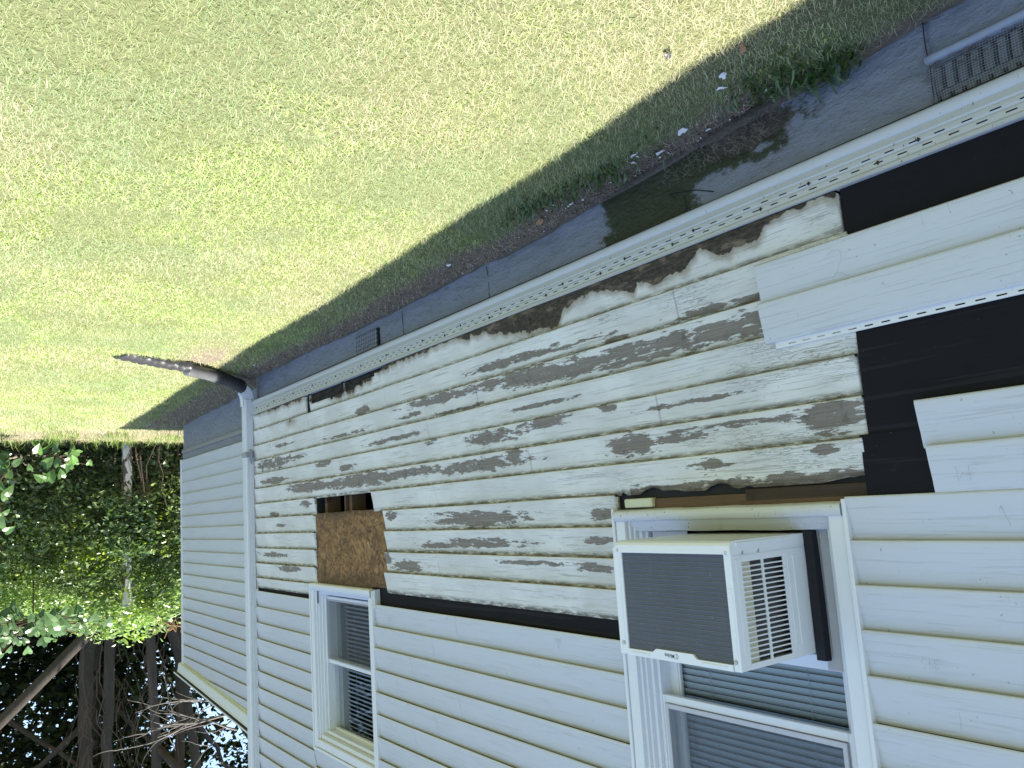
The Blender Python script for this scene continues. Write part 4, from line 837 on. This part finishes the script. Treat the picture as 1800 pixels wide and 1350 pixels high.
for i in range(26):
    y = random.uniform(-2.5, 1.2); z = random.uniform(.4, 1.7); x = 12.7+random.random()*.3; p = [(x, y, z)]
    for j in range(5): p.append((p[-1][0]+random.uniform(-.05, .05), p[-1][1]+random.uniform(-.16, .16), p[-1][2]+random.uniform(-.02, .16)))
    b.tube(p, [.006, .005, .005, .004, .003, .002], 4)
for i in range(8):
    y = random.uniform(.15, .7); p = [(12.5+random.random()*.3, y, random.uniform(.9, 1.2))]
    for j in range(5): p.append((p[-1][0]-.03, p[-1][1]+random.uniform(-.08, .08), p[-1][2]-.19))
    b.tube(p, .006, 4)
part('stems', b, MT['vine'], BU)
# lower dark thicket
Cl, k = clumps(260, 22, lambda: (random.uniform(12.9, 15), random.uniform(-3.5, 3.5), random.uniform(.05, .7)), np.array([.12, .12, .08]))
V, F, C = leafcloud(Cl, rng.uniform(.04, .09, len(Cl)), np.array([.09, .13, .06])*(.6+.8*rng.random(len(Cl)))[:, None]); mk('undergrowth', V, F, MT['leaf'], BU, False, None, C)

# painted post standing in the shrub
pm_ = MB().box(12.70, 12.81, -.045, .075, 0, 2.30, .008).box(12.693, 12.817, -.052, .082, 2.301, 2.32, .004); po = pm_.build('wooden_post', MT['wpost']); tag(po, 'old square post with flaking white paint standing in the shrub', 'post')

# big-leaf plants
def heart(P, d, nrm, L):
    d = d/np.linalg.norm(d); s_ = np.cross(d, nrm); s_ /= np.linalg.norm(s_); n = np.cross(s_, d)
    o = [(0, 0), (-.12, .28), (.05, .46), (.35, .45), (.65, .30), (1, 0), (.65, -.30), (.35, -.45), (.05, -.46), (-.12, -.28)]
    return [P+d*(a*L)+s_*(c*L*.85)+n*(abs(c)*L*.25-a*a*L*.15) for a, c in o]
def bigleaf(name, c, r, n, L, label, col, stemto=None):
    V = []; F = []; T = []
    E_ = empty(name, tuple(c)); tag(E_, label, 'plant'); b = MB()
    for i in range(n):
        u = rng.normal(size=3)*np.array(r); P = np.array(c)+u; d = np.array([-.35, rng.uniform(-.8, .8), rng.uniform(-1.0, -.1)]); nr = np.array([-1.0, rng.uniform(-.5, .5), .75]); k = len(V); LL = L*rng.uniform(.6, 1.2)
        h_ = heart(P, d, nr, LL); V += [tuple(q) for q in [P+d/np.linalg.norm(d)*LL*.3]+h_]; F += [[k, k+1+j, k+1+(j+1) % 10] for j in range(10)]; T += [np.array(col)*rng.uniform(.75, 1.25)]*11
        b.tube([tuple(P), tuple(P*.6+np.array(c)*.4+np.array([.05, 0, -.03])), tuple(np.array(c)+np.array([.1, 0, -.1]))], .004, 4)
    T = np.concatenate([np.array(T), np.ones((len(T), 1))], 1); mk('leaves', V, F, MT['leaf'], E_, False, None, T)
    cc = np.array(c); b.tube([(cc[0]+.1, cc[1], cc[2]-.1), (cc[0]+.75, cc[1]+.05, cc[2]*.6), (cc[0]+.9, cc[1], 0)], [.01, .012, .015], 5); part('stalk', b, MT['vine'], E_)
bigleaf('broadleaf_sapling', (12.3, -.93, .32), (.10, .17, .16), 26, .15, 'low pale green sapling with large heart shaped leaves at the lawn edge', (.11, .22, .055))
bigleaf('broadleaf_sapling', (11.7, -1.62, .72), (.15, .14, .36), 34, .15, 'large-leaved sapling at the corner of the lawn, rising taller in front of the shrub', (.085, .165, .045))
bigleaf('broadleaf_sapling', (12.3, -1.15, 2.42), (.2, .34, .12), 110, .15, 'large drooping heart shaped leaves spreading over the top of the shrub', (.11, .20, .07))
# brown dead sprig
b = MB()
for i in range(34):
    p0 = Vector((12.85, .52+random.uniform(-.16, .28), 2.62+random.uniform(-.05, .10))); p1 = p0+Vector((0, random.uniform(-.07, .07), random.uniform(.03, .13))); b.tube([p0, (p0+p1)/2+Vector((0, .01, 0)), p1], [.004, .005, .007], 4)
b.tube([(12.85, .40, 2.5), (12.85, .6, 2.66), (12.85, .85, 2.72)], .006, 4)
tag(b.build('dead_sprig', simple('dead_orange_leaf', (.36, .20, .11), .9, .3, 30)), 'orange brown dead sprig on top of the shrub beside the house corner', 'twig')

# trees
def tree(name, base, top, r0, r1, label, crown=None, cn=0, ls=.14, col=(.028, .045, .014), limbs=(), seed=0, bend=.2):
    E_ = empty(name, tuple(base)); tag(E_, label, 'tree', 'trees of the wood behind the lawn'); b = MB(); random.seed(seed+100); P = []; R_ = []
    for i in range(17):
        t = i/16; P.append(tuple(np.array(base)*(1-t)+np.array(top)*t+np.array([random.uniform(-1, 1)*.05, math.sin(t*5+seed)*bend*.5+random.uniform(-1, 1)*.03, 0])*(t > 0))); R_.append((r0*(1-t)+r1*t)*(1+.07*random.uniform(-1, 1))*(1+.5*math.exp(-t*14)))
    b.tube(P, R_, 12); part('trunk', b, MT['bark'], E_, smooth=True); b = MB(); lp = []
    for (t, dx, dy, dz, rr) in limbs:
        p = np.array(P[int(t*16)]); q = [tuple(p)]; m = 6
        for j in range(1, m+1): q.append(tuple(p+np.array([dx, dy, dz])*j/m+np.array([random.uniform(-.12, .12), random.uniform(-.12, .12), random.uniform(-.1, .14)])*(j/m)))
        b.tube(q, [rr*(1-.7*j/m) for j in range(m+1)], 6); lp.append(np.array(q[-1]))
    if limbs: part('limbs', b, MT['bark'], E_, smooth=True)
    if cn:
        cx, cy, cz, sx, sy, sz = crown
        def fn():
            while True:
                u = np.array([random.uniform(-1, 1) for _ in range(3)])
                if np.dot(u, u) < 1: return (cx+u[0]*sx, cy+u[1]*sy, cz+u[2]*sz)
        Cc, k = clumps(cn, 26, fn, np.array([.28, .28, .18])); tt = (.6+.8*rng.random(cn)[k])[:, None]; V, F, C = leafcloud(Cc, rng.uniform(ls*.6, ls*1.2, len(Cc)), np.array(col)*tt, .2, .6); mk('crown', V, F, MT['shade_leaf'], E_, False, None, C)
    return E_
tree('woodland_tree', (15, 2.62, 0), (15, -3.2, 5.95), .10, .075, 'slanting trunk leaning out over the shrub toward the lawn', (16.5, -3.6, 8.2, 3, 3, 1.6), 130, .14, seed=1, bend=.05, limbs=((.9, 1, -2, 2, .07),))
tree('woodland_tree', (19, .50, 0), (19, .42, 9), .15, .11, 'dark vine covered trunk nearest the slanting trunk', (19.5, 0, 9.5, 3.4, 3.4, 2.0), 160, .15, seed=2, limbs=((.6, 1.5, -2, 2, .07), (.8, -1, 2, 2, .06)))
tree('woodland_tree', (17, .70, 0), (17, .34, 9), .095, .085, 'straight brown trunk between the vine covered trunk and the paired trunks', (17.5, .6, 9.2, 3.2, 3.2, 1.8), 160, .15, seed=3, limbs=((.7, -1, -2, 2, .07), (.8, 1, 2, 2, .06)))
tree('woodland_tree', (16, 1.05, 0), (16.2, 1.0, 9), .085, .075, 'left-leaning trunk of the close pair behind the dead branches', (16.4, 1.6, 9.4, 3, 3, 1.7), 150, .15, seed=4, limbs=((.6, -1.5, 1.5, 2, .07),))
tree('woodland_tree', (18, 1.25, 0), (18.2, 2.5, 9), .10, .085, 'slender trunk of the close pair that bows toward the gutter', (18.6, 3, 9.0, 3.4, 3.4, 1.8), 150, .15, seed=5, bend=.35, limbs=((.6, 1.5, 1.5, 2, .07),))
tree('woodland_tree', (21, 2.45, 0), (21, 2.7, 9), .13, .11, 'dark trunk half hidden behind the rear corner of the house', (21, 4, 9.0, 3.6, 3.6, 2), 150, .16, seed=6, limbs=((.5, -1.5, 1.5, 2, .07),))
tree('woodland_tree', (22, -1.05, 0), (22.3, -1.0, 9), .12, .10, 'thin dark trunk standing against the bright sky gaps', (22.5, -2, 9.8, 3.4, 3.4, 1.8), 120, .16, seed=7, limbs=((.6, -1.5, 2.5, 2, .07), (.45, .5, -2, 1.5, .05)))
tree('woodland_tree', (23.5, 1.3, 0), (23.6, 1.2, 9), .17, .14, 'far broad trunk seen between the straight trunk and the close pair', (24, 1.5, 9.4, 3.5, 3.5, 1.9), 140, .16, seed=8, limbs=((.6, -1.5, 1.5, 2, .07),))
random.seed(5)
# bare dead branches in front of the trunks
b = MB()
def br(p, d, L, r, lev):
    p = np.array(p, float); d = np.array(d, float); d /= np.linalg.norm(d); pts = [tuple(p)]; n = 6; rr = [r]
    for i in range(n):
        d = d+np.array([random.uniform(-.12, .12), random.uniform(-.28, .28), random.uniform(-.22, .22)]); d /= np.linalg.norm(d); p = p+d*L/n; pts.append(tuple(p)); rr.append(r*(1-.75*(i+1)/n))
        if lev > 0 and i in (1, 2, 3, 4) and random.random() < .75: br(p, d+np.array([0, random.uniform(-1, 1), random.uniform(-1, 1)])*.8, L*.5, r*.55, lev-1)
    b.tube(pts, rr, 5)
br((14.2, 2.6, 4.3), (-.1, -1, -.16), 1.9, .028, 2); br((14.3, 2.5, 4.0), (0, -1, .25), 1.7, .022, 2); br((14.1, 1.9, 4.6), (0, -.8, -.5), 1.3, .018, 1)
b.tube([(14.2, 2.6, 4.3), (14.4, 3.1, 4.6), (14.5, 3.6, 5.2)], [.028, .034, .04], 6)
tag(b.build('dead_branch', MT['deadb'], None), 'bare grey dead branches reaching across the trunks beside the gutter', 'branch')
# tangled vines
b = MB()
for i in range(44):
    y = random.uniform(.0, 1.6); p = [(16.6+random.random(), y, random.uniform(2.4, 4.5))]
    for j in range(7): p.append((p[-1][0], p[-1][1]+random.uniform(-.16, .16), p[-1][2]+random.uniform(.05, .4)))
    b.tube(p, random.uniform(.003, .008), 4)
tag(b.build('vine_tangle', MT['vine']), 'thin brown vines hanging among the trunks', 'vines', kind='stuff')
# deeper wood: a leafy mass with gaps to the sky
def wfn():
    while True:
        x = random.uniform(23, 34); y = random.uniform(-14, 16); z = random.uniform(0, 13); dens = 1-.45*np.clip((z-4)/4, 0, 1)*(1-math.exp(-((y-1.7)/1.6)**2))
        g = float(fbm(y*.45+x*.1, z*.5, 13)); yr = y-(x-2)*.0
        if random.random() < dens and g > .28+.20*np.clip((z-4.5)/3, 0, 1)*(1-math.exp(-((y-1.7)/1.6)**2)): return (x, y, z)
Cc, k = clumps(9000, 16, wfn, np.array([.4, .45, .3])); tt = (.5+.9*rng.random(9000)[k])[:, None]; V, F, C = leafcloud(Cc, rng.uniform(.16, .34, len(Cc)), np.array([.022, .036, .012])*tt, .2, .6)
tag(mk('far_wood', V, F, MT['shade_leaf'], None, False, None, C), 'dark leafy wood with specks of sky beyond the trunks', 'wood', kind='stuff')
Cc, k = clumps(900, 26, lambda: (random.uniform(15.2, 24), random.uniform(-10, 12), random.uniform(10.0, 12.5)), np.array([.4, .4, .25])); V, F, C = leafcloud(Cc, rng.uniform(.2, .4, len(Cc)), np.array([.03, .05, .016])*(.6+.8*rng.random(len(Cc)))[:, None], .5, .6)
tag(mk('wood_canopy', V, F, MT['shade_leaf'], None, False, None, C), 'high leaf canopy roofing the wood and shading its trunks', 'canopy', kind='stuff')
